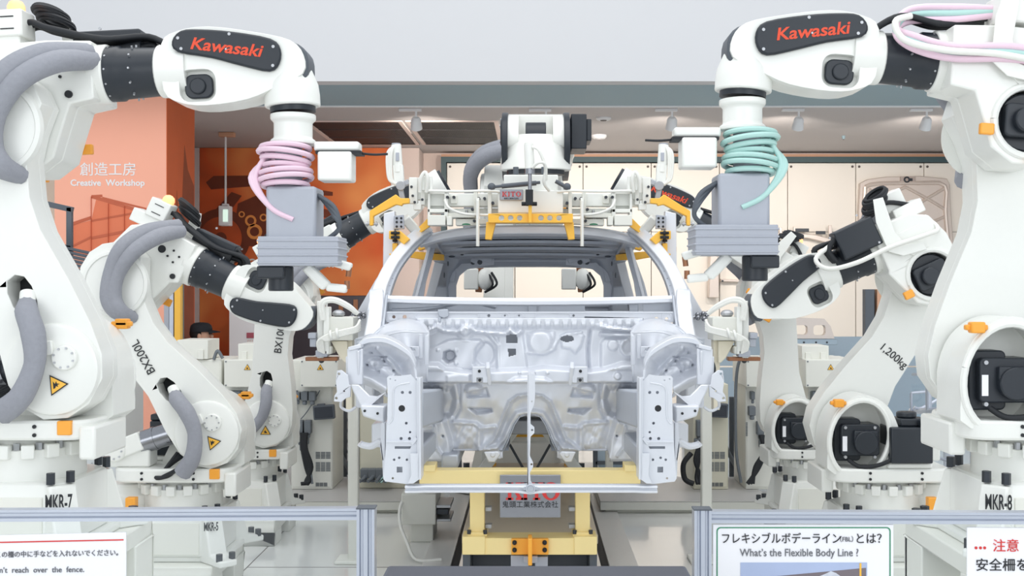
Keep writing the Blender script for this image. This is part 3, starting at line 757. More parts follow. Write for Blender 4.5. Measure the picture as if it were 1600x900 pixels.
    if big:
        for sy in (-1, 1): g.sheet(round_poly([(0.6, 0.12), (0.8, 0.13), (1.0, 0.1), (1.09, 0.02), (1.08, -0.1), (0.95, -0.16), (0.7, -0.16)], 3), sy * 0.082, sy * 0.1)
        g.lathe([(0.06, -.03), (0.06, .03)], (1.0, 0, 0.0), (0, 1, 0), n=24)
        obj('wrist_ring', g, M_BLK, wr, bevel=0.006)
        g = G(Mw); g.bx(.8, 1.0, .104, .15, -.06, .1); g.bx(.82, .98, .15, .165, -.02, .08); obj('valve_box', g, M_BLK, wr, bevel=.006)
    else:
        g.sheet(round_poly(cap, 3), -0.07, 0.07); obj('wrist_cap', g, M_DGREY, wr, bevel=0.008)
    # tool neck
    g = G(M5); g.lathe([(0.07, -0.02), (0.1, 0.06), (0.104, 0.1), (0.104, 0.14)], (0, 0, 0), (1, 0, 0), n=36)
    nk = neck and obj('wrist_neck', g, M_ROB, root, bevel=0.006)
    g = G(M5); g.lathe([(0.085, 0.14), (0.085, 0.16)], (0, 0, 0), (1, 0, 0), n=36); neck and obj('tool_flange', g, M_BLK, nk)
    # --- lettering
    if text:
        lettering(text[0], text[1], text[2], M_INK, base, bold=0.0015, sx=0.8)
    if arm_text:
        txt, px, ang, size, side = arm_text
        lettering(txt, px, size, M_INK, la, ang, sx=1.0)
    return root, Mb, M2, M3, Mw, M5

M_BEACON = mat('amber_beacon', (255, 178, 130), 0.3, emit=1.2, emit_col=(255, 160, 100))
M_LOGO = mat('orange_red_logo_paint', (226, 74, 40), 0.45)
def facing(M, x, y, z):
    v = M @ Vector((x, y, z)); return v

RB = {}
RB['near_left'] = robot(-1.87, 4.3, 0, 0.66, 1.0, 104, 3, 0, -90, 'large white robot holding the pink-hose tool, nearest the red-lined warning sign', stick=-85, block=(-0.5, 0.33, 0.4))
RB['near_right'] = robot(1.86, 4.3, 180, 0.66, 1.0, 97, 4, 0, -90, 'large white robot holding the teal-hose tool, nearest the red-lettered caution sign', block=(-0.5, 0.33, 0.4), loops=True)
RB['mid_left'] = robot(-1.835, 6.1, 0, 0.2, 1.015, 122, -25, 180, 0, neck=False, cover_marks=False, stick=-80, ext=-.05, wx=.86, label='white robot with twin grey elbow sleeves and amber beacon, beside the tall grey locker')
RB['mid_right'] = robot(1.855, 6.1, 180, 0.2, 1.015, 116.5, -25, 0, 0, neck=False, cover_marks=False, ext=-.10, wx=.86, label='white robot lettered 1,200kg on its lower arm with a cable coil on top')
RB['back_left'] = robot(-1.82, 7.45, 0, 0.16, 0.9, 81, 30, 0, 0, 'smaller white robot among the ivory cabinets before the mural, half hidden by the sleeved robot', ext=0.2, cover_marks=False)
RB['back_right'] = robot(1.82, 7.45, 180, 0.16, 0.9, 81, 30, 0, 0, 'smaller white robot with round motor window between car body and 1,200kg robot', ext=0.2)
RB['centre'] = robot(-0.05, 9.35, -90, 0.02, 1.5, 104, 1, 0, -91, big=True, label= 'big white robot standing behind the car body and holding the roof gripper', cover_marks=False, sleeves=True, block=(-0.5, 0.4, 0.45))
def child(root, name):
    return [c for c in bpy.data.objects if c.parent == root and c.name.split('.')[0] == name][0]
for key, txt in (('near_left', 'MKR-7'), ('near_right', 'MKR-8'), ('mid_left', 'MKR-5')):
    rt, Mb = RB[key][0], RB[key][1]
    sgn = 1 if key == 'near_right' else -1
    p = Mb @ Vector((0.215, sgn * 0.2, 0.185))
    p.y -= 0.055
    yaw_t = 14 if sgn < 0 else -14
    lettering(txt, p, 0.075 if txt != 'MKR-5' else 0.06, M_INK, child(rt, 'base'), M=Matrix.Rotation(R(yaw_t), 4, 'Z'), bold=0.0015, sx=0.42)
def arm_mark(key, txt, px, py, ang, size, sgn):
    rt, M2 = RB[key][0], RB[key][2]
    yl = (M2 @ Vector((0, -0.214 if sgn < 0 else 0.058 - 0.11, 0))).y
    lettering(txt, P(px, py, yl), size, M_INK, child(rt, 'lower_arm'), ang, sx=0.95)
arm_mark('mid_left', 'BX200L', 224, 558, 119, 0.062, -1)
arm_mark('mid_right', '1,200kg', 1396, 556, -40, 0.06, 1)
arm_mark('back_left', 'BX100', 437, 531, 82, 0.066, -1)
# ------------------------------------------------------------------ car body in white
car = thing('car_body', 'bare silver car body shell without doors or panels, clamped in the middle of the line', 'car body', (0, 6.6, 0))
def car_part(name, g, m=None, both=True, bevel=0.0, thick=0.0, smooth=38, parent=None, label=None):
    """builds the left piece and, as a part of its own, its mirror image"""
    o = obj(name, g, m or M_BODY, parent or car, bevel, smooth, thick, label)
    if both: return o, obj(name, g.mirrored(), m or M_BODY, parent or car, bevel, smooth, thick, label)
    return o
def pq(pts, D): return [(P(x, y, D).x, P(x, y, D).z) for x, y in pts]
# --- sheet-steel pressings: a grid over the panel's outline, pressed in and out
def sd_poly(X, Y, pts):
    d = np.full(X.shape, 1e9); inside = np.zeros(X.shape, bool); n = len(pts)
    for i in range(n):
        (x0, y0), (x1, y1) = pts[i], pts[(i + 1) % n]
        ex, ey = x1 - x0, y1 - y0; L = ex * ex + ey * ey + 1e-9
        t = np.clip(((X - x0) * ex + (Y - y0) * ey) / L, 0, 1)
        d = np.minimum(d, np.hypot(X - x0 - t * ex, Y - y0 - t * ey))
        c = ((y0 > Y) != (y1 > Y)) & (X < (x1 - x0) * (Y - y0) / ((y1 - y0) if abs(y1 - y0) > 1e-9 else 1e-9) + x0)
        inside ^= c
    return np.where(inside, -d, d)
def sd_line(X, Y, pts):
    d = np.full(X.shape, 1e9)
    for (x0, y0), (x1, y1) in zip(pts[:-1], pts[1:]):
        ex, ey = x1 - x0, y1 - y0; L = ex * ex + ey * ey + 1e-9
        t = np.clip(((X - x0) * ex + (Y - y0) * ey) / L, 0, 1)
        d = np.minimum(d, np.hypot(X - x0 - t * ex, Y - y0 - t * ey))
    return d
def sst(a, b, x):
    t = np.clip((x - a) / (b - a), 0, 1); return t * t * (3 - 2 * t)
def wob(X, Y, k, seed=0):
    return np.sin(X * k + seed) * np.sin(Y * k * 1.3 + seed * 2.1) + .5 * np.sin(X * k * 2.3 + Y * k * .7 + seed)
def pressing(x0, x1, y0, y1, step, D, hfun, keep):
    nx = int((x1 - x0) / step) + 1; ny = int((y1 - y0) / step) + 1
    X, Y = np.meshgrid(np.linspace(x0, x1, nx), np.linspace(y0, y1, ny))
    H = hfun(X, Y); K = keep(X, Y)
    Wx = (X - VX) / FPX * D; Wz = CAMZ - (Y - HZ) / FPX * D
    idx = -np.ones(X.shape, int); g = G(); vs = []; fs = []
    cell = K[:-1, :-1] & K[1:, :-1] & K[:-1, 1:] & K[1:, 1:]
    for j in range(ny - 1):
        for i in range(nx - 1):
            if not cell[j, i]: continue
            q = []
            for b, a in ((j, i), (j + 1, i), (j + 1, i + 1), (j, i + 1)):
                if idx[b, a] < 0:
                    idx[b, a] = len(vs); vs.append((Wx[b, a], D - H[b, a], Wz[b, a]))
                q.append(int(idx[b, a]))
            fs.append(tuple(q))
    g.add(vs, fs); return g
# dash panel (wall between engine bay and cabin) with the tunnel mouth
TUN1 = [(740, 712), (772, 690), (786, 655), (797, 628), (810, 619), (828, 617), (846, 619), (859, 628), (870, 655), (884, 690), (916, 712)]
TUN2 = [(752, 706), (776, 703), (787, 690), (799, 662), (808, 648), (818, 645), (828, 644), (838, 645), (848, 648), (857, 662), (869, 690), (880, 703), (904, 706)]
MOUTH = [(786, 760), (786, 706), (793, 692), (804, 664), (812, 652), (822, 649), (834, 649), (844, 652), (852, 664), (863, 692), (870, 706), (870, 760)]
def press(h, X, Y, poly, amt, soft=2.5): return h + amt * (1 - sst(-soft, soft, sd_poly(X, Y, poly)))
def bead(h, X, Y, line, amt, wd=3.0): return h + amt * np.exp(-(sd_line(X, Y, line) / wd) ** 2)
def mir(pts): return [(2 * VX - x, y) for x, y in pts]
def circ(cx, cy, r, ry=None, n=20): return [(cx + r * math.cos(2 * math.pi * i / n), cy + (ry or r) * math.sin(2 * math.pi * i / n)) for i in range(n)]
def dash_h(X, Y):
    h = np.zeros(X.shape)
    h += 0.03 * sst(516, 506, Y) + 0.006 * np.sign(np.sin(X * .45)) * np.exp(-((Y - 507) / 5) ** 2)
    for ln in ([(670, 517), (684, 511), (694, 516), (716, 518), (722, 516)], [(735, 512), (744, 517), (790, 521), (797, 515), (806, 522), (813, 517)]):
        h = bead(h, X, Y, ln, .045, 3.2)
    for ln in ([(936, 510), (952, 513), (996, 516)], [(940, 522), (996, 524)]): h = bead(h, X, Y, ln, .04, 3.0)
    h = press(h, X, Y, circ(727, 516, 7), .05); h = press(h, X, Y, circ(727, 520, 11), .02, 4)
    h = press(h, X, Y, [(666, 548), (700, 532), (712, 530), (750, 531), (756, 537), (743, 553), (740, 568), (748, 577), (664, 577)], .022)
    h = press(h, X, Y, circ(757, 553, 16, 19), -.022); h = press(h, X, Y, [(702, 547), (709, 549), (712, 556), (708, 564), (700, 567), (693, 561), (694, 550)], -.09, 2)
    for c in ((685, 547, 2), (713, 547, 2.5), (713, 567, 2.5), (670, 568, 2), (671, 512, 2)): h = press(h, X, Y, circ(*c), .012, 1)
    h = bead(h, X, Y, [(760, 519), (768, 526), (778, 539), (779, 575)], .02, 2.5)
    h = press(h, X, Y, [(779, 524), (816, 518), (824, 578), (781, 578)], .014)
    h = press(h, X, Y, circ(844, 534, 18, 18), .022, 4); h = press(h, X, Y, [(824, 520), (866, 518), (868, 545), (854, 553), (828, 552)], .012, 3)
    h = bead(h, X, Y, [(824, 551), (850, 553), (864, 546), (872, 530), (884, 521), (908, 519)], .012, 2)
    h = press(h, X, Y, [(876, 524), (900, 519), (912, 524), (908, 540), (899, 552), (891, 545), (878, 543)], .016, 2.5)
    h = bead(h, X, Y, [(922, 518), (919, 545), (920, 577)], -.025, 2.5)
    h = press(h, X, Y, [(939, 536), (944, 530), (980, 530), (990, 536), (990, 576), (939, 576)], .02, 2.5)
    h = press(h, X, Y, circ(957, 539, 8), .014, 1.5); h = bead(h, X, Y, circ(983, 542, 13) + [(996, 542)], .018, 2.5)
    # cross member
    lo = 1 - sst(594, 599, Y)
    up = np.where(X < 828, np.interp(X, [650, 658, 686, 696, 735, 828], [572, 567, 568, 576, 579, 576]), np.interp(X, [828, 850, 921, 945, 962, 970, 1000], [576, 573, 578, 575, 570, 567, 566]))
    h += 0.075 * sst(-3, 4, Y - up) * lo
    h = press(h, X, Y, [(700, 586), (720, 582), (735, 584), (735, 597), (700, 597)], .01)
    for c in ((666, 585, 3), (812, 581, 1.8), (833, 581, 3), (855, 581, 2), (963, 586, 5), (997, 586, 3)): h = press(h, X, Y, circ(*c), .014, 1)
    h = press(h, X, Y, [(792, 597), (806, 589), (828, 588), (850, 589), (864, 597)], .03, 3)
    # toe boards: lean back towards the floor, with a step and a pad
    h += -0.10 * sst(598, 690, Y)
    for f in (lambda p: p, mir):
        h = press(h, X, Y, f(circ(740, 609, 12, 9)), .03, 5); h = press(h, X, Y, f([(728, 613), (760, 606), (764, 620), (730, 622)]), -.03, 2)
        h = press(h, X, Y, f([(732, 639), (767, 640), (768, 645), (744, 649)]), -.045, 2.5)
        h = bead(h, X, Y, f([(717, 600), (717, 640), (709, 655)]), -.02, 3)
        h = bead(h, X, Y, f([(708, 662), (740, 664), (752, 672), (772, 670)]), .022, 3)
        h = bead(h, X, Y, f([(748, 672), (748, 706)]), .02, 3.5)
        h = press(h, X, Y, f([(706, 664), (742, 666), (748, 674), (748, 702), (712, 702)]), .02, 7)
        h += 0.0025 * wob(X, Y, .3, 2) * (1 - sst(-3, 6, sd_poly(X, Y, f([(706, 655), (745, 662), (745, 704), (708, 704)]))))
        # side gussets beside the long members
        h = press(h, X, Y, f([(652, 604), (706, 606), (712, 625), (704, 650), (690, 655), (652, 664)]), -.05, 7)
        h = press(h, X, Y, f([(656, 660), (676, 655), (692, 656), (702, 690), (706, 722), (652, 722)]), .06, 4)
        h = press(h, X, Y, f([(660, 676), (674, 674), (678, 690), (668, 704), (660, 700)]), -.04, 2.5)
        h = bead(h, X, Y, f([(678, 668), (680, 700), (690, 714)]), .02, 2); h = press(h, X, Y, f(circ(691, 683, 1.8)), -.03, 1)
        h += 0.004 * wob(X, Y, .4, 5) * (1 - sst(-2, 5, sd_poly(X, Y, f([(654, 600), (700, 602), (700, 612), (654, 612)]))))
        h += 0.0025 * wob(X, Y, .12, 1) * sst(600, 640, Y)
    h = bead(h, X, Y, TUN1, .028, 2.6); h = bead(h, X, Y, TUN2, .035, 3.0)
    h -= 0.03 * (1 - sst(-6, 2, sd_poly(X, Y, TUN1[1:-1] + [(870, 720), (786, 720)]))) * sst(0, 6, sd_poly(X, Y, MOUTH))
    h += 0.002 * wob(X, Y, .09, 3)
    return h
DASH = [(652, 497), (1004, 497), (1004, 725), (955, 725), (950, 705), (905, 706), (884, 722), (868, 720), (868, 760), (788, 760), (788, 720), (772, 722), (751, 706), (706, 705), (701, 725), (652, 725)]
def dash_k(X, Y):
    k = (sd_poly(X, Y, DASH) < 0.5) & (sd_poly(X, Y, MOUTH) > 0)
    for hole in ([(792, 524), (807, 522), (808, 535), (792, 535)], [(794, 545), (806, 545), (805, 554), (796, 556)], circ(886, 529, 10, 4.5), ):
        k &= sd_poly(X, Y, hole) > 0
    return k
dash = car_part('dash_panel', pressing(652, 1004, 497, 760, 1.25, 6.1, dash_h, dash_k), both=False, thick=.004, smooth=60)
# small two-hole mounting brackets on the cross member
g = G(); g.sheet(pq([(738, 573), (760, 573), (762, 584), (762, 598), (754, 598), (754, 590), (745, 590), (745, 597), (738, 598)], 5.98), 5.97, 6.05); g.bar(P(762, 570, 5.97), P(765, 597, 6.02), .02, .06, up=(0, 1, 0))
mb_ = car_part('engine_mount_bracket', g, bevel=.003)
for b_, f in zip(mb_, (1, -1)):
    g = G()
    for x, y in ((749, 580), (749.5, 594)):
        v = P(x, y, 5.965); g.cyl((v.x * f, 5.962, v.z), (v.x * f, 5.975, v.z), .008, n=12)
    obj('bolt_hole', g, M_INK, b_)
# tunnel and floor behind the dash panel
def arch(D, k=1.0, lift=0.0):
    return [P(VX + (x - VX) * 1.0, y, 6.15) + Vector((0, D - 6.15, lift)) for x, y in MOUTH[1:-1]]
g = G(); g.loft([arch(6.16), arch(7.0, lift=.0), arch(8.2, lift=-.05)], closed=False)
car_part('tunnel', g, M_BODYB, both=False, thick=.004, smooth=50)
g = G(); z_ = P(0, 704, 6.2).z
g.add([(-.75, 6.2, z_), (-.115, 6.2, z_), (-.115, 8.3, z_ - .03), (-.72, 8.3, z_ - .03)], [(0, 1, 2, 3)])
for i in range(4): g.bar((-.62 + .13 * i, 6.3, z_ + .01), (-.62 + .13 * i, 8.2, z_ - .02), .03, .02)
car_part('floor_pan', g, M_BODYB, thick=.003)
g = G()
for D_ in (6.9, 7.5): g.box((0, D_, z_ + .05), (1.5, .14, .09))
g.box((-.42, 6.55, z_ - .035), (.09, 1.0, .07))
car_part('floor_cross_member', g, M_BODYB, both=False, bevel=.01)
g = G(); fo = pq([(757, 703), (779, 702), (783, 706), (774, 719), (764, 719)], 6.12); g.sheet(fo, 6.04, 6.06)
v = P(770, 711, 6.03); g.cyl((v.x, 6.035, v.z), (v.x, 6.045, v.z), .014, n=14)
car_part('tunnel_foot', g, bevel=.006)
# --- cowl under the windscreen
D = 6.15
g = G()
prof = [(0, .0), (-.02, .012), (-.06, .012), (-.075, -.004), (-.075, -.022), (-.05, -.03), (0, -.03)]
rings = []
for x in np.linspace(603, 1053, 25):
    zoff = 0.014 * (1 - ((x - 828) / 225) ** 2) * -1
    c = P(x, 465, D); rings.append([Vector((c.x, D + .05 * ((x - 828) / 225) ** 2 + py, c.z + zoff + pz)) for py, pz in prof])
g.loft(rings); cw = car_part('cowl_top_rail', g, M_BODY, both=False, smooth=30)
g = G(); g.add([P(604, 470, 6.22), P(1052, 470, 6.22), P(1052, 489, 6.2), P(604, 489, 6.2)], [(0, 1, 2, 3)])
# recess back panel with a dark opening towards the cabin
g = G(); g.sheet(pq([(604, 469), (1052, 469), (1052, 489), (604, 489)], 6.24), 6.23, 6.24, [pq([(914, 474), (1004, 474), (1004, 486), (914, 486)], 6.24)])
for xx in (832, 690, 990): g.bar(P(xx, 470, 6.2), P(xx, 488, 6.2), .05, .02, up=(0, 1, 0))
g.tube([P(612, 485, 6.19), P(668, 482, 6.18), P(712, 474, 6.18), P(740, 472, 6.18), P(775, 480, 6.19)], .012)
car_part('cowl_recess', g, M_BODYB, both=False, bevel=.004)
g = G(); o_ = pq([(604, 488), (1052, 488), (1052, 502), (604, 502)], 6.1)
hs_ = [pq(circ(*c), 6.1) for c in ((616, 495, 2.6), (633, 495, 3.2), (764, 493, 2.4), (789, 493, 1.5), (811, 493, 1.5), (896, 493, 2), (1025, 498, 3), (1041, 498, 2.6))] + [pq([(913, 494), (1005, 497), (1005, 500), (913, 497)], 6.1)]
g.sheet(o_, 6.08, 6.09, hs_); g.bar(P(604, 488, 6.09), P(1052, 488, 6.09), .035, .008); g.bar(P(604, 502.5, 6.1), P(1052, 502.5, 6.1), .035, .008)
for a, b in ((648, 748), (836, 892)):
    r_ = rrect(P(a, 0, 6.08).x, P(b, 0, 6.08).x, P(0, 498, 6.08).z, P(0, 489.5, 6.08).z, .01); r2 = rrect(P(a + 1.5, 0, 6.08).x, P(b - 1.5, 0, 6.08).x, P(0, 496.8, 6.08).z, P(0, 490.7, 6.08).z, .008)
    g.sheet(r_, 6.074, 6.08, [r2])
for a, b in ((607, 622), (782, 796), (805, 818), (1034, 1049)):
    r_ = rrect(P(a, 0, 6.08).x, P(b, 0, 6.08).x, P(0, 500, 6.08).z, P(0, 489.5, 6.08).z, .01); r2 = rrect(P(a + 1.5, 0, 6.08).x, P(b - 1.5, 0, 6.08).x, P(0, 498.8, 6.08).z, P(0, 490.7, 6.08).z, .008)
    g.sheet(r_, 6.074, 6.08, [r2])
car_part('cowl_lower_panel', g, M_BODY, both=False, bevel=.002)
g = G(); g.sheet(pq([(684, 484), (700, 483), (701, 494), (694, 497), (686, 494)], 6.06), 6.05, 6.08); g.cyl(P(687, 495, 6.06), P(687, 503, 6.06), .008)
car_part('cowl_clip', g, M_BODYB, both=False, bevel=.003)
# --- strut towers
tow_rows = [(502, 6.02, 606, 655), (505, 5.95, 597, 662), (511, 5.88, 590, 667), (517, 5.84, 586, 670), (520, 5.815, 584, 671), (524, 5.81, 583, 671), (540, 5.80, 590, 671), (560, 5.80, 600, 670), (580, 5.80, 612, 669), (598, 5.8, 630, 668)]
rings = []
for y, D, xa, xb in tow_rows:
    row = []
    for t in np.linspace(0, 1, 22):
        x = xa + (xb - xa) * t
        bul = 0.10 * math.sin(math.pi * min(1, t * 1.05)) ** .6
        yy = y - 6 * math.sin(math.pi * t) * (1 if y < 522 else .3) + 4 * (1 - t) * (1 if y < 522 else 0)
        row.append(P(x, yy, D - bul + .1))
    rings.append(row)
g = G(); g.loft(rings, closed=False)
st_ = car_part('strut_tower', g, thick=.004, smooth=32)
g = G(); g.tube([P(588, 525, 5.78), P(604, 524, 5.76), P(625, 519, 5.75), (P(650, 519, 5.76)), P(669, 520, 5.8)], .005, n=6)
for a in ((667, 524, 667, 570), (658, 522, 658, 560)): g.bar(P(a[0], a[1], 5.8), P(a[2], a[3], 5.8), .02, .03, up=(0, 1, 0))
g.sheet(pq([(641, 541), (655, 541), (655, 557), (641, 557)], 5.78), 5.76, 5.78, [pq(circ(646, 546, 2), 5.78)])
car_part('tower_flange', g, M_BODY, bevel=.003)
# --- wheel house seen from the front, under its bright arch flange
RIM = [(552, 556), (562, 543), (574, 534), (596, 532), (612, 536), (630, 546), (643, 557), (650, 572), (653, 592)]
WH = [(552, 556), (562, 543), (574, 534), (596, 532), (612, 536), (630, 546), (643, 557), (650, 572), (653, 592), (634, 600), (605, 597), (603, 625), (585, 612), (566, 603), (566, 640), (552, 640)]
def wh_h(X, Y):
    d = sd_line(X, Y, RIM)
    h = -0.10 * sst(2, 30, d)
    h = press(h, X, Y, circ(582, 570, 10, 8), .03, 4); h = bead(h, X, Y, [(590, 546), (602, 560), (612, 574), (630, 592)], .03, 4)
    h = bead(h, X, Y, [(560, 552), (590, 556), (608, 566), (628, 596)], .015, 3); h = press(h, X, Y, circ(596, 559, 6, 2), -.03, 1.5)
    h = bead(h, X, Y, [(563, 588), (580, 594), (610, 612)], .10, 10)
    for c in ((596, 566, 2), (612, 581, 2), (577, 552, 2), (570, 572, 2), (588, 583, 2), (622, 590, 2)): h = press(h, X, Y, circ(*c), -.025, 1)
    h = press(h, X, Y, [(584, 572), (606, 574), (616, 588), (606, 596), (586, 590)], .012, 2)
    return h + 0.003 * wob(X, Y, .12, 4)
wh = car_part('wheel_house', pressing(550, 656, 530, 642, 1.5, 5.62, wh_h, lambda X, Y: sd_poly(X, Y, WH) < .5), thick=.004, smooth=60)
g = G()
rp = smooth_path([P(x, y, 5.62) for x, y in RIM[:-1]], 4)
rings = [[p + Vector((0, -.04, .018)), p + Vector((0, .02, .03)), p + Vector((0, .02, -.002)), p + Vector((0, -.04, -.008))] for p in rp]
g.loft(rings); car_part('arch_flange', g, bevel=.003, smooth=50)
# --- front apron: upright bar, ear bracket, arm and bumper box
g = G(); g.bar(P(555, 545, 5.5), P(555, 601, 5.5), .075, .02, up=(0, 1, 0)); g.bar(P(545, 556, 5.56), P(546, 602, 5.56), .012, .12, up=(0, 1, 0)); g.bar(P(562, 545, 5.52), P(563, 604, 5.55), .012, .1, up=(0, 1, 0))
g.bar(P(546, 545, 5.52), P(566, 540, 5.52), .02, .08, up=(0, 1, 0))
car_part('apron_upright', g, bevel=.004)
g = G(); g.sheet(pq([(527, 579), (534, 578), (544, 586), (546, 601), (549, 602), (548, 620), (541, 622), (534, 628), (522, 627), (523, 618), (527, 612), (525, 595)], 5.45), 5.44, 5.455, [pq(circ(530, 584, 2), 5.45), pq(circ(526, 622, 2), 5.45), pq(circ(538, 611, 1.5), 5.45)])
g.tube([P(533, 626, 5.46), P(533, 636, 5.5), P(545, 642, 5.5), P(556, 636, 5.5)], .007)
car_part('ear_bracket', g, bevel=.002)
g = G(); D = 5.35
g.loft([[P(x, y, D + dy) for x, y, dy in r] for r in ([(548, 601, 0), (561, 601, 0), (561, 601, .1), (548, 601, .1)], [(552, 612, 0), (566, 606, 0), (566, 606, .1), (552, 612, .1)], [(563, 634, -.05), (578, 618, -.05), (578, 618, .1), (563, 634, .1)], [(568, 640, -.08), (590, 619, -.08), (590, 619, .1), (568, 640, .1)], [(572, 640, -.1), (604, 612, -.1), (604, 612, .1), (572, 640, .1)])])
car_part('apron_arm', g, bevel=.006)
g = G(); o_ = pq([(563, 634), (585, 636), (603, 634), (606, 612), (600, 608), (590, 619), (578, 624)], 5.22); g.sheet(pq([(563, 633), (602, 634), (602, 660), (590, 657), (568, 650)], 5.22), 5.2, 5.34, [])
car_part('crash_box', g, bevel=.008)
for f in (1, -1):
    for x, y in ((570, 642), (590, 646)):
        v = P(x, y, 5.2)
g = G()
for x, y in ((570, 642), (590, 646)): v = P(x, y, 5.2); g.cyl((v.x, 5.196, v.z), (v.x, 5.21, v.z), .006, n=12)
car_part('crash_box_holes', g, M_INK)
g = G(); g.sheet(pq([(598, 660), (603, 660), (603, 745), (600, 742), (599, 715), (596, 700)], 5.2), 5.16, 5.2); g.bar(P(597, 686, 5.22), P(601, 716, 5.22), .004, .12, up=(0, 1, 0))
g.tube([P(562, 692, 5.3), P(566, 695, 5.3), P(580, 697, 5.28), P(594, 690, 5.25), P(598, 694, 5.22)], .016, n=8)
car_part('tow_bracket', g, bevel=.003)
# --- front side plates with their flanges
D = 5.08
PL = [(605, 590), (608, 587), (627, 587), (642, 585), (652, 596), (655, 610), (656, 744), (648, 754), (636, 756), (602, 752), (599, 747), (600, 738), (603, 700), (605, 660), (606, 620)]
holes = [pq(circ(*c), D) for c in ((628, 638, 5.2), (629, 613, 2.4), (641, 613, 2.4), (635, 661, 2.2), (641, 675, 1.8), (627, 685, 2.4), (640, 685, 2.4), (616, 718, 2), (624, 715, 2), (636, 718, 2), (614, 747, 1.8), (610, 592, 1.2), (618, 594, 1.2))]
holes.append(pq([(620, 729), (629, 729), (629, 738), (620, 738)], D)); holes.append(pq([(617, 697), (643, 697), (641, 701), (617, 701)], D))
g = G(); g.sheet(pq(PL, D), D - .006, D, holes)
plate = car_part('front_plate', g, bevel=.002)
g = G(); pb_ = pq([(607, 604), (652, 604), (652, 745), (607, 742)], D); g.sheet(pb_, D + .04, D + .045); car_part('front_plate_backing', g, M_BODYB)
for pl, f in zip(plate, (1, -1)):
    v = P(628, 638, D); g = G(); g.lathe([(.0155, .0), (.0155, .02)], (v.x * f, D - .003, v.z), (0, 1, 0), n=20); obj('round_hole', g, M_INK, pl)
g = G()
g.bar(P(655, 590, D - .005), P(656, 746, D - .005), .016, .05, up=(0, 1, 0)); g.bar(P(657.5, 590, D + .02), P(658.5, 746, D + .02), .008, .12, up=(0, 1, 0))
g.sheet(pq([(641, 708), (656, 708), (656, 748), (646, 755), (637, 755), (643, 742)], D - .02), D - .03, D - .008)
g.tube([P(607, 662, D - .008), P(610, 660, D - .008), P(614, 650, D - .008), (P(615, 612, D - .008)), P(622, 602, D - .008), P(640, 598, D - .008)], .004, n=6)
g.bar(P(604, 690, D - .01), P(646, 690, D - .01), .02, .006); g.bar(P(643, 694, D - .012), P(651, 684, D - .012), .014, .01, up=(0, 1, 0))
car_part('plate_flange', g, bevel=.003)
# long members from the plates back to the dash panel
g = G(); a = P(640, 640, 5.12); b_ = P(676, 632, 6.15)
g.bar(a, b_, .12, .17); g.bar(P(640, 720, 5.14), P(668, 690, 6.05), .09, .1)
car_part('side_member', g, M_BODYB, bevel=.012)
# lower cross bar with its raised bead, and the hood-latch stay
D = 5.1
prof = [(.0, -.016), (-.03, -.016), (-.034, -.006), (-.02, -.002), (-.02, .004), (-.036, .008), (-.034, .016), (.0, .018), (.02, .016), (.02, -.016)]
rings = []
for x in (634, 640, 652, 664, 720, 800, 812, 828, 844, 856, 936, 992, 1004, 1016, 1026):
    c = P(x, 762.5, D); k = 1.0 + .25 * math.exp(-((x - 828) / 14) ** 2); dy = -.012 * math.exp(-((x - 828) / 16) ** 2) - .01 * (abs(x - 828) > 170)
    rings.append([c + Vector((0, py * k + dy, pz * k)) for py, pz in prof])
g = G(); g.loft(rings); lb_ = car_part('lower_cross_bar', g, both=False, bevel=.002, smooth=30)
g = G(); v = P(829, 763, 5.05); g.cyl((v.x, 5.035, v.z), (v.x, 5.06, v.z), .014, n=16); g.ring((v.x, 5.036, v.z), (0, 1, 0), .018, .004)
for xx in (820, 838): u = P(xx, 763, 5.05); g.cyl((u.x, 5.04, u.z), (u.x, 5.06, u.z), .007, n=10)
obj('cross_bar_bolt', g, M_BODYB, lb_)
stay = [(825, 585), (836, 583), (836, 620), (834, 633), (829, 645), (829, 662), (835, 667), (835, 676), (829, 682), (828, 712), (833, 722), (833, 729), (828, 738), (829, 750), (833, 758), (824, 760), (824.5, 720), (825, 660)]
g = G(); g.sheet(pq(stay, 5.06), 5.05, 5.056, [pq(circ(831, 627, 1.4), 5.06), pq(circ(831.5, 671.5, 1.7), 5.06), pq(circ(830.5, 725, 1.7), 5.06)]); g.bar(P(824.7, 585, 5.07), P(824.7, 760, 5.07), .004, .04, up=(0, 1, 0))
g.bar(P(830, 584, 5.07), P(830, 580, 6.0), .03, .004)
car_part('latch_stay', g, both=False, bevel=.001)
# --- upper body: pillars, roof rails, roof, hoops
def rail(pts, a, b, k=6, up=None):
    g = G(); pp = smooth_path(pts, k); rings = []
    for i, p in enumerate(pp):
        d = (pp[min(i + 1, len(pp) - 1)] - pp[max(i - 1, 0)]).normalized()
        u = Vector(up) if up else Vector((0, 1, 0)); s_ = d.cross(u).normalized(); u = s_.cross(d).normalized()
        aa = a if not isinstance(a, (list, tuple)) else float(np.interp(i / (len(pp) - 1), np.linspace(0, 1, len(a)), a))
        prof = [(-.5, -.5), (.5, -.5), (.5, -.1), (.3, .1), (.3, .5), (-.5, .5)]
        rings.append([p + s_ * (aa * q) + u * (b * r) for q, r in prof])
    g.loft(rings); return g
A = [P(589, 505, 6.12), P(590, 478, 6.18), P(597, 448, 6.32), (P(613, 414, 6.5)), P(634, 386, 6.68), P(652, 369, 6.85), P(664, 362, 7.0)]
car_part('front_pillar', rail(A, [.1, .085, .07, .065, .065, .06, .06], .09), bevel=.006)
Bc = [P(603, 480, 6.2), P(609, 452, 6.34), P(621, 422, 6.5), P(640, 395, 6.68), P(657, 377, 6.85), P(672, 366, 7.0)]
gi = rail(Bc, .03, .05)
ip = car_part('inner_pillar', gi, M_BODYB, bevel=.004)
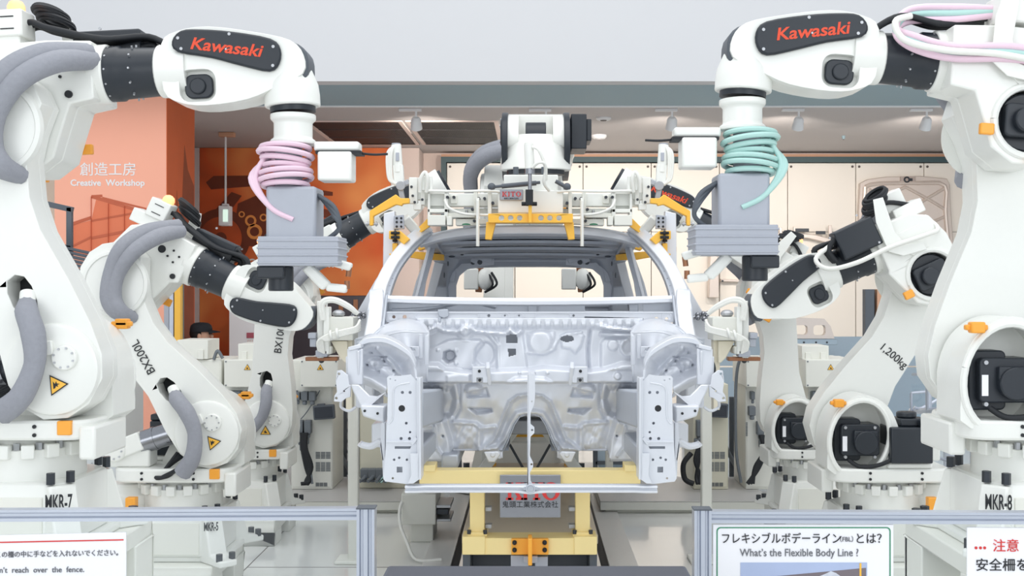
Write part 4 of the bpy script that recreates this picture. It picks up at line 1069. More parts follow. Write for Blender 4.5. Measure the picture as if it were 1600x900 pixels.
for o_, f in zip(ip, (1, -1)):
    g = G(); sp = smooth_path(Bc, 8)
    for i, p in enumerate(sp[3:-2:3]): g.ball((p.x * f + .0, p.y - .03, p.z), .009, 8)
    obj('pillar_holes', g, M_DGREY, o_)
# roof rail running back, rear hoop down to the parcel shelf
zr = lambda D: float(np.interp(D, [6.85, 7.2, 7.8, 8.4, 8.9], [1.925, 1.915, 1.855, 1.785, 1.70]))
RR = [Vector((-.61, 6.95, 1.91)), Vector((-.625, 7.3, 1.885)), Vector((-.625, 7.8, 1.835)), Vector((-.61, 8.3, 1.765))]
car_part('roof_rail', rail(RR, .09, .06, up=(0, 0, 1)), M_BODYB, bevel=.005)
# roof skin
rings = []
for D in np.linspace(6.92, 8.38, 14):
    row = []
    for t in np.linspace(-1, 1, 25):
        xx = t * .66
        row.append(Vector((xx, D, zr(D) + .035 - .05 * t ** 4 - .02 * t * t)))
    rings.append(row)
g = G(); g.loft(rings, closed=False); rf = car_part('roof_skin', g, both=False, thick=.003, smooth=60)
prof = [(.02, .034), (-.02, .032), (-.034, .022), (-.04, -.018), (-.02, -.03), (.06, -.03), (.09, .0)]
rings = []
for t in np.linspace(-1, 1, 25):
    c = Vector((t * .665, 6.93 + .05 * t * t, zr(6.85) + .02 - .05 * t ** 4 - .02 * t * t)); rings.append([c + Vector((0, a, b)) for a, b in prof])
g = G(); g.loft(rings); car_part('front_header', g, both=False, bevel=.003)
for i, (D, zz, wd) in enumerate(((7.2, 1.9, .1), (7.5, 1.868, .13), (7.8, 1.836, .13), (8.1, 1.806, .12))):
    prof = [(-wd / 2, .03), (-wd / 2, .01), (-wd / 4, -.005), (0, .01), (wd / 4, -.005), (wd / 2, .01), (wd / 2, .03)]; rings = []
    for t in np.linspace(-1, 1, 13): rings.append([Vector((t * .6, D + a, zz + b + .012 * (1 - t * t))) for a, b in prof])
    g = G(); g.loft(rings); car_part('roof_bow', g, M_BODYB, both=False, bevel=.003)
prof = [(-.06, .03), (-.07, -.005), (-.05, -.045), (.0, -.05), (.06, -.03), (.06, .02)]; rings = []
for t in np.linspace(-1, 1, 21): rings.append([Vector((t * .56, 8.36 + a, 1.80 + b - .03 * t ** 4)) for a, b in prof])
g = G(); g.loft(rings); hd = car_part('rear_header', g, M_BODYB, both=False, bevel=.004)
g = G()
for f in (-1, 1):
    for dx in (.36, .41): v = (f * dx, 8.285, 1.785); g.cyl(v, (v[0], 8.31, v[2]), .018, n=14)
obj('header_holes', g, M_DGREY, hd)
# middle and rear pillars
def pillar(name, rows, m=M_BODYB, n=8):
    """rows: list of outlines (x, y, depth); lofted into a hollow-looking pressed post"""
    g = G(); g.loft([[P(x, y, d) for x, y, d in r] for r in rows]); return car_part(name, g, m, bevel=.006, smooth=40)
pillar('middle_pillar', [[(672, 372, 7.35), (684, 372, 7.35), (684, 372, 7.5), (672, 372, 7.5)], [(664, 402, 7.32), (676, 404, 7.32), (676, 404, 7.5), (664, 402, 7.5)], [(650, 440, 7.28), (666, 440, 7.28), (666, 440, 7.5), (650, 440, 7.5)], [(640, 478, 7.26), (660, 478, 7.26), (660, 478, 7.5), (640, 478, 7.5)], [(636, 640, 7.26), (662, 640, 7.26), (662, 640, 7.5), (636, 640, 7.5)]])
g = G(); g.bar(P(673, 378, 7.3), P(649, 470, 7.24), .02, .03, up=(0, 1, 0)); car_part('pillar_bead', g, M_BODY, bevel=.004)
gq = G(); gq.loft([[P(x, y, d) for x, y, d in r] for r in (
    [(682, 368, 7.75), (716, 372, 7.85), (738, 392, 8.25), (738, 412, 8.3), (700, 396, 8.1)],
    [(684, 384, 7.8), (712, 388, 7.95), (734, 404, 8.3), (730, 414, 8.34), (694, 404, 8.1)],
    [(686, 402, 7.95), (704, 408, 8.05), (722, 414, 8.34), (716, 422, 8.38), (690, 420, 8.15)],
    [(688, 424, 8.1), (700, 426, 8.15), (712, 430, 8.4), (708, 436, 8.45), (688, 436, 8.25)],
    [(682, 448, 8.2), (698, 448, 8.25), (710, 450, 8.5), (706, 454, 8.55), (682, 454, 8.35)],
    [(674, 476, 8.2), (700, 476, 8.25), (714, 478, 8.55), (708, 482, 8.6), (674, 482, 8.4)],
    [(666, 560, 8.2), (700, 560, 8.25), (714, 560, 8.55), (708, 562, 8.6), (666, 562, 8.4)])])
rp_ = car_part('rear_pillar', gq, M_BODYB, bevel=.008, smooth=40)
for o_, f in zip(rp_, (1, -1)):
    g = G()
    for x, y, a, b in ((706, 401, 8, 2.5), (700, 412, 2, 6), (694, 430, 2, 7), (722, 398, 4, 2), (690, 394, 2, 3)):
        D = float(np.interp(y, [372, 404, 436], [7.86, 8.0, 8.12])) - .04
        v = P(x, y, D); g.ball((v.x * f, D, v.z), .012, 10, (a / 4, .6, b / 4))
    obj('pressed_openings', g, M_DGREY, o_)
gq = G(); qi = [(684, 380), (700, 374), (745, 394), (772, 402), (772, 414), (748, 417), (730, 421), (718, 431), (713, 446), (713, 470), (686, 470), (684, 440), (680, 420)]
gq.sheet(pq(qi, 8.3), 8.29, 8.31, [pq(circ(706, 406, 7, 3), 8.3), pq(circ(700, 428, 3, 8), 8.3), pq(circ(731, 404, 5, 2.5), 8.3)])
for a, b in (((690, 384), (745, 409)), ((700, 378), (694, 460)), ((716, 388), (706, 440)), ((742, 400), (768, 408))): gq.bar(P(*a, 8.28), P(*b, 8.28), .035, .02, up=(0, 1, 0))
car_part('quarter_inner', gq, M_BODYB, bevel=.004)
g = G(); g.bar(P(671, 470, 7.95), P(686, 410, 7.85), .06, .02, up=(0, 1, 0)); car_part('quarter_strut', g, M_BODY, bevel=.004)
# shelf behind the rear seat, rear quarter panels, door sills
g = G(); z0 = P(0, 478, 8.4).z; g.box((0, 8.5, z0), (1.25, .3, .03)); g.box((0, 8.4, z0 - .25), (1.2, .02, .5)); car_part('parcel_shelf', g, M_BODYB, both=False, bevel=.01)
g = G(); g.loft([[Vector((-.70 - b, D, z)) for z, b in ((1.50, 0), (1.3, .10), (1.0, .12), (.78, .08))] for D in (7.5, 8.0, 8.6, 8.95)], closed=False); car_part('quarter_panel', g, M_BODY, thick=.004)
g = G(); g.loft([[Vector((-.86 + dx, D, z)) for dx, z in ((0, .74), (0, .86), (.1, .88), (.14, .84), (.14, .72))] for D in (6.25, 7.0, 8.0)]); car_part('sill', g, M_BODY, bevel=.006)
# hinge-pillar pressing between front pillar and apron
g = G(); g.loft([[P(x, y, d) for x, y, d in r] for r in ([(575, 452, 6.2), (598, 450, 6.16), (602, 455, 6.3)], [(574, 480, 6.12), (600, 478, 6.1), (602, 480, 6.3)], [(571, 505, 6.05), (599, 500, 6.05), (601, 505, 6.3)], [(566, 530, 5.98), (592, 522, 5.98), (600, 530, 6.3)], [(563, 560, 5.95), (584, 545, 5.95), (600, 560, 6.3)], [(563, 640, 6.1), (584, 640, 6.1), (600, 640, 6.3)])])
hp = car_part('hinge_pillar', g, M_BODY, bevel=.012, smooth=40)
g = G(); g.tube([P(604, 462, 6.1), P(601, 490, 6.06), P(598, 512, 6.02)], .008); g.tube([P(580, 530, 5.88), P(590, 520, 5.9), P(600, 512, 5.95)], .012); g.bar(P(562, 534, 5.72), P(585, 526, 5.85), .05, .03)
g.ball(P(571, 537, 5.66), .03, 10, (1.6, .8, .7)); g.ball(P(581, 533, 5.7), .025, 10, (1, 1, 1.2))
car_part('pillar_seam', g, M_BODYB)
# ------------------------------------------------------------------ roof gripper held by the centre robot
D = 6.83
gr = thing('roof_gripper', 'white overhead gripper frame with yellow arms clamping the car roof', 'gripper', (0, D, 2.2))
def pb(g, x0, x1, y0, y1, d0, d1, Dp=None):
    """a box that fills picture columns x0..x1 and rows y0..y1 at depth d0, back to d1"""
    a = P(x0, y1, d0); b = P(x1, y0, d0); g.bx(a.x, b.x, d0, d1, a.z, b.z); return g
def gp(name, g, m, bevel=.004, parent=None, **k): return obj(name, g, m, parent or gr, bevel, **k)
g = G(); pb(g, 662, 1000, 302, 322, D, D + .12); pb(g, 700, 960, 326, 334, D + .03, D + .16); gp('main_beam', g, M_ROB)
g = G(); pb(g, 778, 880, 297, 333, D - .06, D + .5); pb(g, 787, 872, 273, 298, D - .02, D + 1.0); cb = gp('centre_block', g, M_ROB, .006)
g = G()
for x in (806, 850):
    v = P(x, 270, D + .1); g.cyl((v.x, v.y, v.z - .01), (v.x, v.y, v.z + .035), .017, n=14)
gp('block_bolts', g, M_DGREY, .002, cb)
for sx in (1, -1):
    X_ = lambda x: x if sx == 1 else 2 * VX - x
    def q(g, x0, x1, y0, y1, d0, d1): return pb(g, min(X_(x0), X_(x1)), max(X_(x0), X_(x1)), y0, y1, d0, d1)
    def p_(x, y, d): return P(X_(x), y, d)
    def outline(pts, d): r = pq([(X_(x), y) for x, y in pts], d); return r if sx == 1 else r[::-1]
    g = G(); q(g, 668, 672, 300, 346, D - .05, D + .1); q(g, 694, 700, 300, 346, D - .05, D + .1); q(g, 668, 700, 298, 303, D - .05, D + .1); q(g, 668, 700, 326, 332, D - .05, D + .1); q(g, 672, 695, 303, 326, D + .02, D + .06)
    gp('side_bracket', g, M_ROB)
    g = G(); q(g, 640, 668, 300, 312, D - .01, D + .06); q(g, 639, 652, 277, 318, D - .04, D + .02); q(g, 657, 664, 275, 320, D - .03, D + .05); q(g, 646, 658, 318, 328, D - .04, D + .03); hb_ = gp('end_plate', g, M_ROB)
    g = G()
    for x, y in ((643, 292), (645, 306), (648, 316), (660, 290), (660, 312)): v = p_(x, y, D - .045); g.cyl(v, v + Vector((0, -.008, 0)), .008, n=8)
    gp('plate_bolts', g, M_BOLT, 0, hb_)
    # upright clamp cylinder with its hoses
    g = G(); g.cyl(p_(622, 270, D), p_(619, 226, D), .03, n=20); g.bar(p_(624, 290, D), p_(622, 258, D), .06, .05, up=(0, 1, 0)); cy = gp('clamp_cylinder', g, M_ROB, .004)
    g = G(); g.cyl(p_(619, 226, D), p_(619, 224, D), .027, n=20); v = p_(622, 246, D); g.box(v + Vector((0, -.032, 0)), (.02, .01, .05)); gp('cylinder_cap', g, M_GREY, .002, cy)
    g = G()
    for i in range(3): g.tube([p_(617, 228, D - .02), p_(612 - i * 3, 238, D - .03), p_(611 - i * 3, 262, D - .03), p_(613 - i * 2, 282, D - .03), p_(624, 292 - i * 2, D - .03)], .008)
    gp('air_hoses', g, M_HOSE, 0, cy)
    g = G(); g.cyl(p_(626, 290, D - .05), p_(626, 290, D + .05), .028, n=18); g.bar(p_(626, 290, D), p_(640, 284, D), .03, .05, up=(0, 1, 0)); g.bar(p_(626, 296, D), p_(630, 316, D), .03, .035, up=(0, 1, 0)); gp('clamp_hinge', g, M_STEEL, .003)
    g = G(); g.cyl(p_(662, 298, D - .06), p_(661, 275, D - .06), .018, n=16); g.cyl(p_(673, 298, D - .06), p_(672, 275, D - .06), .014, n=14); gp('small_cylinder', g, M_ROB)
    g = G(); g.tube([p_(656, 300, D - .08), p_(657, 280, D - .1), p_(664, 269, D - .1), p_(668, 280, D - .1), p_(666, 300, D - .08)], .011); gp('hose_loop', g, M_HOSE, 0)
    g = G(); g.tube([p_(668, 298, D - .08), p_(720, 299, D - .09), p_(765, 298, D - .08), p_(785, 300, D - .06)], .008); g.tube([p_(695, 312, D - .07), p_(702, 325, D - .1), p_(725, 334, D - .08), p_(765, 336, D - .06)], .008); gp('air_hose', g, M_HOSE, 0)
    g = G(); q(g, 704, 714, 305, 318, D - .03, D); q(g, 740, 746, 300, 335, D - .05, D + .05); q(g, 762, 768, 300, 345, D - .05, D + .05); q(g, 700, 742, 333, 340, D - .04, D + .1)
    q(g, 668, 696, 336, 352, D - .1, D + .02); q(g, 698, 706, 338, 352, D - .1, D + .02); q(g, 712, 745, 342, 352, D - .02, D + .1); q(g, 746, 766, 342, 350, D - .02, D + .1)
    fr = gp('beam_fittings', g, M_ROB2, .003)
    g = G()
    for x, y in ((699, 308), (709, 308), (748, 310), (757, 310), (770, 317), (738, 327), (681, 340), (676, 348), (770, 336), (741, 345)): v = p_(x, y, D - .06); g.cyl(v + Vector((0, .05, 0)), v, .009, n=8)
    gp('fitting_bolts', g, M_BOLT, 0, fr)
    g = G(); g.cyl(p_(746.5, 385, D - .1), p_(746.5, 313, D - .1), .0105, n=12); g.bar(p_(746.5, 313, D - .1), p_(746.5, 313, D), .02, .03); gp('guide_rod', g, M_HOSE, .002)
    g = G(); v = p_(729, 352, D + .02); g.lathe([(.048, 0), (.046, .006), (.03, .016), (.012, .03), (.01, .035)], v, n=24); su = gp('suction_cup', g, M_GREEN, 0)
    g = G(); g.cyl(v + Vector((0, 0, .034)), v + Vector((0, 0, .09)), .008, n=12); g.cyl(v + Vector((0, 0, .05)), v + Vector((0, 0, .06)), .014, n=12); gp('cup_stem', g, M_STEEL, 0, su)
    # yellow outrigger arm
    g = G(); g.sheet(outline([(578, 330), (619, 304), (626, 310), (640, 310), (640, 318), (630, 319), (628, 322), (620, 320), (617, 321), (584, 338), (584, 352), (578, 353)], D - .1), D - .12, D - .07); ya = gp('yellow_arm', g, M_YEL, .004)
    g = G(); v = p_(581, 350, D - .1); g.cyl(v + Vector((-.035, 0, 0)), v + Vector((.035, 0, 0)), .008, n=10); g.cyl(v + Vector((-.03, 0, 0)), v + Vector((-.022, 0, 0)), .014, n=10); g.cyl(v + Vector((.022, 0, 0)), v + Vector((.03, 0, 0)), .014, n=10)
    gp('locating_pin', g, M_STEEL, 0, ya)
    # yellow catch going over the roof rail
    g = G(); g.sheet(outline([(648, 362), (668, 342), (676, 346), (672, 354), (655, 366)], D), D - .02, D + .02); gp('yellow_catch', g, M_YEL, .003)
    # prong under the yellow cross bar
    g = G(); g.sheet(outline([(760, 347), (775, 347), (768, 375), (758, 374)], D - .12), D - .14, D - .06); gp('yellow_prong', g, M_YEL, .003)
g = G(); o_ = pq([(763, 334), (895, 334), (895, 348), (763, 348)], D - .15)
g.sheet(o_, D - .17, D - .155, [pq(circ(x, 341, 4.2), D - .15) for x in (783.5, 798, 812, 845, 859, 873.5)]); pb(g, 825.5, 831, 309, 348, D - .2, D - .16); pb(g, 763, 895, 346.5, 348, D - .17, D - .05)
gp('yellow_cross_bar', g, M_YEL, .003)
g = G(); v = P(827, 305, D - .18); g.bx(v.x - .022, v.x + .022, D - .22, D - .14, v.z - .06, v.z + .03); g.cyl((v.x - .045, D - .18, v.z - .05), (v.x + .045, D - .18, v.z - .05), .012, n=12); gp('black_clevis', g, M_BLK2, .003)
g = G(); a = P(828, 264, D - .2); b = P(826, 225, D - .2); g.cyl(a, b, .028, n=20); g.cyl(b, b + Vector((0, 0, .008)), .024); a2 = P(828, 300, D - .2)
cc = gp('lifting_cylinder', g, M_ROB, .003)
g = G(); g.cyl(a2, a, .011, n=14); g.cyl(a, a + Vector((0, 0, -.03)), .03, n=18); gp('piston_rod', g, M_CHROME, 0, cc)
g = G(); g.tube([P(832, 230, D - .22), P(842, 235, D - .24), P(852, 262, D - .22), P(850, 285, D - .2), P(858, 298, D - .15)], .009); g.tube([P(832, 262, D - .24), P(842, 254, D - .26), P(852, 258, D - .24), P(853, 282, D - .2)], .009)
gp('cylinder_hoses', g, M_HOSE, 0, cc)
g = G(); g.cyl(P(770, 292, D - .07), P(844, 285, D - .07), .009); g.cyl(P(784, 291, D - .07), P(838, 286, D - .07), .014); g.ball(P(768, 292, D - .07), .024, 12); g.ball(P(886, 292, D - .07), .024, 12); g.cyl(P(884, 292, D - .07), P(868, 283, D - .07), .012)
gp('damper_strut', g, M_DGREY, 0)
# name plates with red serif letters
def serif(g, ch, x, z, h, M):
    w_ = h * .95; t = h * .2; s_ = h * .12; k = G(M)
    def r(a, b, c, d): k.sheet([(x + a, z + c), (x + b, z + c), (x + b, z + d), (x + a, z + d)], -.003, 0)
    if ch == 'I': r(.2 * w_, .2 * w_ + t, 0, h); r(.05 * w_, .35 * w_ + t * .4, 0, s_); r(.05 * w_, .35 * w_ + t * .4, h - s_, h)
    if ch == 'T': r(.5 * w_ - t / 2, .5 * w_ + t / 2, 0, h); r(0, w_, h - s_, h); r(0, .1 * w_, h * .7, h); r(.9 * w_, w_, h * .7, h); r(.28 * w_, .72 * w_, 0, s_)
    if ch == 'K':
        r(.12 * w_, .12 * w_ + t, 0, h); r(0, .45 * w_, 0, s_); r(0, .45 * w_, h - s_, h); r(.6 * w_, w_, h - s_, h); r(.62 * w_, 1.05 * w_, 0, s_)
        k.sheet([(x + .3 * w_, z + .42 * h), (x + .42 * w_, z + .42 * h), (x + .88 * w_, z + h - s_), (x + .74 * w_, z + h - s_)], -.003, 0)
        k.sheet([(x + .42 * w_, z + .6 * h), (x + .72 * w_, z + s_), (x + .98 * w_, z + s_), (x + .56 * w_, z + .68 * h)][::-1], -.003, 0)
    if ch == 'O': k.sheet(circle(x + .55 * w_, z + .5 * h, .55 * w_, 28, .52 * h), -.003, 0, [circle(x + .55 * w_, z + .5 * h, .3 * w_, 24, .42 * h)])
    o_ = len(g.v); g.v += k.v; g.f += [tuple(i + o_ for i in f) for f in k.f]; g.mi += k.mi
def name_plate(parent, x0, x1, y0, y1, d, hpx, yb, sub_y, sub_size, mtl, letters=(0, .29, .45, .73)):
    g = G(); pb(g, x0, x1, y0, y1, d, d + .01); pl = obj('name_plate', g, mtl, parent, .004)
    a = P(x0, yb, d); wd = (x1 - x0) / FPX * d; h = hpx / FPX * d; g = G()
    for ch, f in zip('KITO', letters): serif(g, ch, a.x + wd * (.1 + .82 * f), a.z, h, T(0, d - .0005, 0))
    obj('red_lettering', g, M_RED, pl)
    lettering('鬼頭工業株式会社', P((x0 + x1) / 2, sub_y, d - .0015), sub_size, M_INK, pl)
    return pl
M_PLATE = mat('brushed_name_plate', (158, 160, 168), 0.35, 0.4)
name_plate(gr, 781, 817, 296, 313, D - .075, 7.5, 307, 310.2, .011, M_PLATE)
# ------------------------------------------------------------------ lower jig carrying the body
jg = thing('body_jig', 'cream yellow welding jig carriage under the car body with a red lettered plate', 'jig', (0, 6.0, 0))
def jp(name, g, m, bevel=.004, parent=None): return obj(name, g, m, parent or jg, bevel)
g = G(); pb(g, 655, 1001, 735, 756, 5.9, 6.0); jp('upper_beam', g, M_CREAM)
for a, b in ((662, 680), (976, 994)):
    g = G(); pb(g, a, b, 727, 737, 5.88, 6.02); jp('rest_pad', g, M_CREAM)
for xc in (746, 911):
    g = G(); pb(g, xc - 12, xc + 11, 756, 836, 6.0, 6.09); pb(g, xc - 16, xc + 15, 832, 839, 5.98, 6.12); ps = jp('post', g, M_CREAM)
    g = G()
    for dx in (-13, 12): v = P(xc + dx, 833, 5.98); g.cyl((v.x, 5.985, v.z - .005), (v.x, 5.985, v.z + .015), .011, n=8)
    jp('post_bolts', g, M_BOLT, 0, ps)
    g = G(); s_ = 1 if xc < 828 else -1
    for y in (795, 822): v = P(xc + s_ * 12, y, 6.05); g.bx(v.x, v.x + s_ * .035, 6.03, 6.08, v.z - .01, v.z + .012)
    jp('side_stop', g, M_STEEL, .003, ps)
g = G(); pb(g, 722, 933, 841, 867, 5.95, 6.1); pb(g, 722, 758, 839, 867, 5.94, 6.1); pb(g, 897, 933, 839, 867, 5.94, 6.1); jp('lower_beam', g, M_CREAM)
g = G(); z_ = P(0, 840, 5.98).z; g.bx(-.36, .36, 6.1, 8.6, z_ - .06, z_ - .01); jp('deck', g, mat('tan_steel_deck', (214, 200, 178), .3, .2))
g = G()
for sx in (-1, 1): g.bx(sx * .33 - .02, sx * .33 + .02, 6.0, 8.3, .0, z_ - .06); 
g.bx(-.31, .31, 6.2, 6.25, .02, z_ - .06); g.bx(-.33, .33, 5.98, 6.02, .1, .14)
jp('carriage', g, M_DGREY)
g = G(); o_ = pq([(799, 843), (857, 841), (857, 866), (799, 868)], 5.9); pb(g, 799, 857, 842, 867, 5.92, 5.95); pb(g, 825, 831.5, 842, 884, 5.82, 5.93); bk = jp('orange_bracket', g, mat('orange_yellow_paint', (250, 176, 62), .4))
g = G()
for x in (804, 851):
    for y in (847.5, 859): v = P(x, y, 5.92); g.lathe([(.012, 0), (.012, .01)], v, (0, -1, 0), n=12); g.ball(v + Vector((0, -.012, 0)), .009, 10)
jp('bracket_bolts', g, M_BLK2, 0, bk)
g = G(); pb(g, 798, 826, 868, 886, 5.95, 5.99); pb(g, 836, 856, 870, 886, 5.95, 5.99); pb(g, 818, 840, 870, 880, 5.9, 5.95); jp('coupling', g, M_GREY, .003)
M_PLATE2 = mat('satin_steel_plate', (150, 152, 158), 0.28, 0.6)
pl = name_plate(jg, 781, 876, 742, 809, 5.87, 27, 781, 789, .036, M_PLATE2, (0, .29, .45, .72))
for a, b in ((755, 775), (882, 901)):
    g = G(); pb(g, a, b, 672, 749, 8.45, 8.53); jp('rear_post', g, M_YEL)
g = G(); pb(g, 700, 956, 662, 683, 8.4, 8.45); jp('rear_beam', g, M_YEL)
for sx in (-1, 1):
    g = G(); g.bar((sx * .42, 7.6, .26), (sx * .1, 7.6, .67), .07, .06, up=(0, 1, 0)); g.bar((sx * .3, 7.7, .27), (sx * .3, 7.7, .67), .05, .05); jp('white_brace', g, M_ROB)
g = G(); g.bar((-.02, 7.75, .27), (.2, 7.75, .66), .016, .016); g.bar((.02, 7.76, .27), (-.2, 7.76, .66), .016, .016); jp('cross_brace', g, M_DGREY, 0)
# ------------------------------------------------------------------ side clamping posts beside the windscreen pillars
def side_post(sx, label):
    t = thing('clamping_post', label, 'clamping post', (-1.0 * sx, 6.75, 0), group='silver clamping posts beside the car body')
    def pp(x, y, d): v = P(x, y, d); return Vector((v.x * sx, v.y, v.z))
    def ol(pts, d): r = [(x * sx, z) for x, z in pq(pts, d)]; return r if sx == 1 else r[::-1]
    def bb(g, x0, x1, y0, y1, d0, d1): a = pp(x0, y1, d0); b = pp(x1, y0, d0); g.bx(a.x, b.x, d0, d1, a.z, b.z)
    d = 6.75
    g = G(); g.sheet(ol([(601, 334), (618, 330), (619, 424), (600, 462), (572, 526), (560, 560), (545, 560), (541, 520), (588, 438), (600, 420)], d), d - .05, d + .03); po = obj('silver_post', g, M_BODY, t, .006)
    g = G(); bb(g, 618, 622, 352, 425, d - .04, d + .02); g.bar(pp(620, 425, d - .03), pp(575, 500, d - .03), .03, .015, up=(0, 1, 0)); obj('post_edge', g, M_BODYB, po, .003)
    g = G(); a = pp(553, 556, d); g.bx(a.x - .03, a.x + .03, d - .04, d + .02, 0, a.z + .02); g.bx(a.x - .1, a.x + .1, d - .1, d + .1, 0, .02); obj('column', g, M_ROB2, t, .008)
    g = G(); g.sheet(ol([(616, 338), (631, 336), (632, 358), (616, 358)], d - .06), d - .09, d - .05); gp_ = obj('hole_plate', g, M_GREY, t, .002)
    g = G()
    for x, y in ((620, 341), (627, 341), (620, 347), (627, 347), (620, 354), (627, 354)): v = pp(x, y, d - .09); g.cyl(v, v + Vector((0, -.004, 0)), .007, n=8)
    obj('plate_holes', g, M_INK, gp_)
    g = G(); g.bar(pp(632, 340, d), pp(656, 368, d + .1), .06, .04, up=(0, 1, 0)); obj('cast_link', g, M_ROB, t, .008)
    g = G(); g.sheet(ol([(609, 361), (626, 361), (641, 374), (632, 383), (622, 374), (609, 374)], d - .1), d - .14, d - .06); bb(g, 613, 621, 380, 397, d - .12, d - .06); bb(g, 608, 622, 396, 399, d - .14, d - .04); yc = obj('yellow_clamp', g, M_YEL, t, .004)
    g = G()
    for y in (364, 371): v = pp(618, y, d - .14); g.cyl(v + Vector((-.025, -.01, 0)), v + Vector((.025, -.01, 0)), .008, n=8); g.ball(v + Vector((0, -.012, 0)), .013, 10)
    v = pp(617, 378, d - .1); g.cyl(v, v + Vector((0, 0, .03)), .014, n=10)
    obj('clamp_bolts', g, M_BLK2, yc)
    g = G(); bb(g, 622, 627, 372, 396, d - .1, d - .06); obj('clamp_cylinder', g, M_ROB, yc, .003)
    g = G(); g.sheet(ol([(628, 392), (660, 394), (694, 398), (694, 407), (660, 406), (628, 400)], 7.6), 7.56, 7.62); g.sheet(ol([(650, 385), (664, 374), (672, 378), (670, 388), (656, 392)], 7.6), 7.55, 7.63); g.bx(pp(628, 0, 7.6).x - .02, pp(628, 0, 7.6).x + .02, 6.78, 7.62, pp(0, 400, 7.6).z, pp(0, 392, 7.6).z); obj('yellow_rail_clamp', g, M_YEL, t, .004)
    g = G(); v = pp(560, 494, d - .08)
    for i in range(5): a = 2 * math.pi * i / 5; g.ball(v + Vector((.03 * math.cos(a), -.01 * i, .015 * math.sin(a))), .016, 10)
    g.cyl(v + Vector((-.05, 0, -.01)), v + Vector((.04, 0, .02)), .012); obj('chrome_fitting', g, M_CHROME, t)
side_post(1, 'silver clamping post with yellow clamps on the mural side of the car body')
side_post(-1, 'silver clamping post with yellow clamps on the hood-display side of the car body')
# ------------------------------------------------------------------ tools on the robots' wrists
def gun(key, sx, hose, label):
    rt, Mb, M2, M3, Mw, M5 = RB[key]
    c = M5 @ Vector((.165, 0, 0)); c = Vector(c)
    t = thing('spot_welding_tool', label, 'welding tool', tuple(c))
    B = T(*c) @ Matrix.Diagonal((.85 * sx, .85, .78, 1))          # local x points inwards to the car
    g = G(B); g.lathe([(.1, -.004), (.1, -.03), (.085, -.045), (.085, -.12), (.1, -.13), (.1, -.15)], (0, 0, 0), (0, 0, 1), n=32); mt = obj('mount', g, M_ROB, t, .004)
    g = G(B)
    for i in range(7): g.ring((-.03, -.02, -.17 - .03 * i), (0.12 * math.sin(i), 0.1, 1), .105 + .012 * math.sin(i * 1.7), .013, n=36, m=8)
    for i in range(3): g.tube([(-.1, -.06 + .04 * i, -.2), (-.15 - .01 * i, -.08, -.32), (-.08, -.1, -.46), (.02, -.1, -.52)], .012)
    obj('coiled_hoses', g, hose, t)
    g = G(B); g.cyl((-.02, 0, -.46), (-.02, 0, -.13), .06, n=24); g.bx(-.1, .12, -.1, .1, -.62, -.36); st = obj('tool_body', g, M_GREY, t, .012)
    g = G(B); g.bx(.1, .3, -.05, .05, -.185, -.14); g.bx(.12, .27, -.07, .07, -.33, -.19); br = obj('side_bracket', g, M_ROB, t, .008)
    g = G(B); g.bx(.11, .31, -.06, .06, -.2, -.186); g.tube([(.28, 0, -.19), (.36, -.02, -.2), (.42, 0, -.195)], .006); obj('bracket_seal', g, M_BLK2, br)
    g = G(B); g.bx(-.13, .22, -.12, .12, -.74, -.6)
    for i in range(4): g.bx(-.135, .225, -.125, .125, -.73 + .035 * i, -.72 + .035 * i)
    tr = obj('transformer', g, M_GREY, t, .004)
    g = G(B); g.bx(-.14, -.02, -.1, .1, -.8, -.74); g.cyl((-.05, -.02, -.86), (-.05, -.02, -.74), .055, n=24); obj('servo_motor', g, M_BLK, t, .006)
    g = G(B); g.bar((.06, 0, -.74), (.15, 0, -.84), .05, .06, up=(0, 1, 0)); g.bar((.15, 0, -.84), (.24, 0, -.85), .04, .05, up=(0, 1, 0)); g.bar((.18, 0, -.72), (.26, 0, -.745), .04, .05, up=(0, 1, 0)); ea = obj('electrode_arm', g, M_ROB, t, .008)
    g = G(B); g.cyl((.24, 0, -.85), (.24, 0, -.81), .012, n=12); g.cyl((.25, 0, -.745), (.245, 0, -.79), .012, n=12); obj('electrode', g, M_COPPER, ea)
    g = G(B)
    for i in range(3): g.tube([(.12, -.06 + .03 * i, -.4), (.2, -.1, -.46 - .02 * i), (.22, -.09, -.56), (.15, -.06, -.62)], .01)
    obj('cable_loop', g, M_DGREY, t)
    return t
gun('near_left', 1, M_PINK, 'grey welding tool with pink coiled hoses hanging before the orange picture wall')
gun('near_right', -1, M_TEAL, 'grey welding tool with teal coiled hoses hanging before the cream panels')
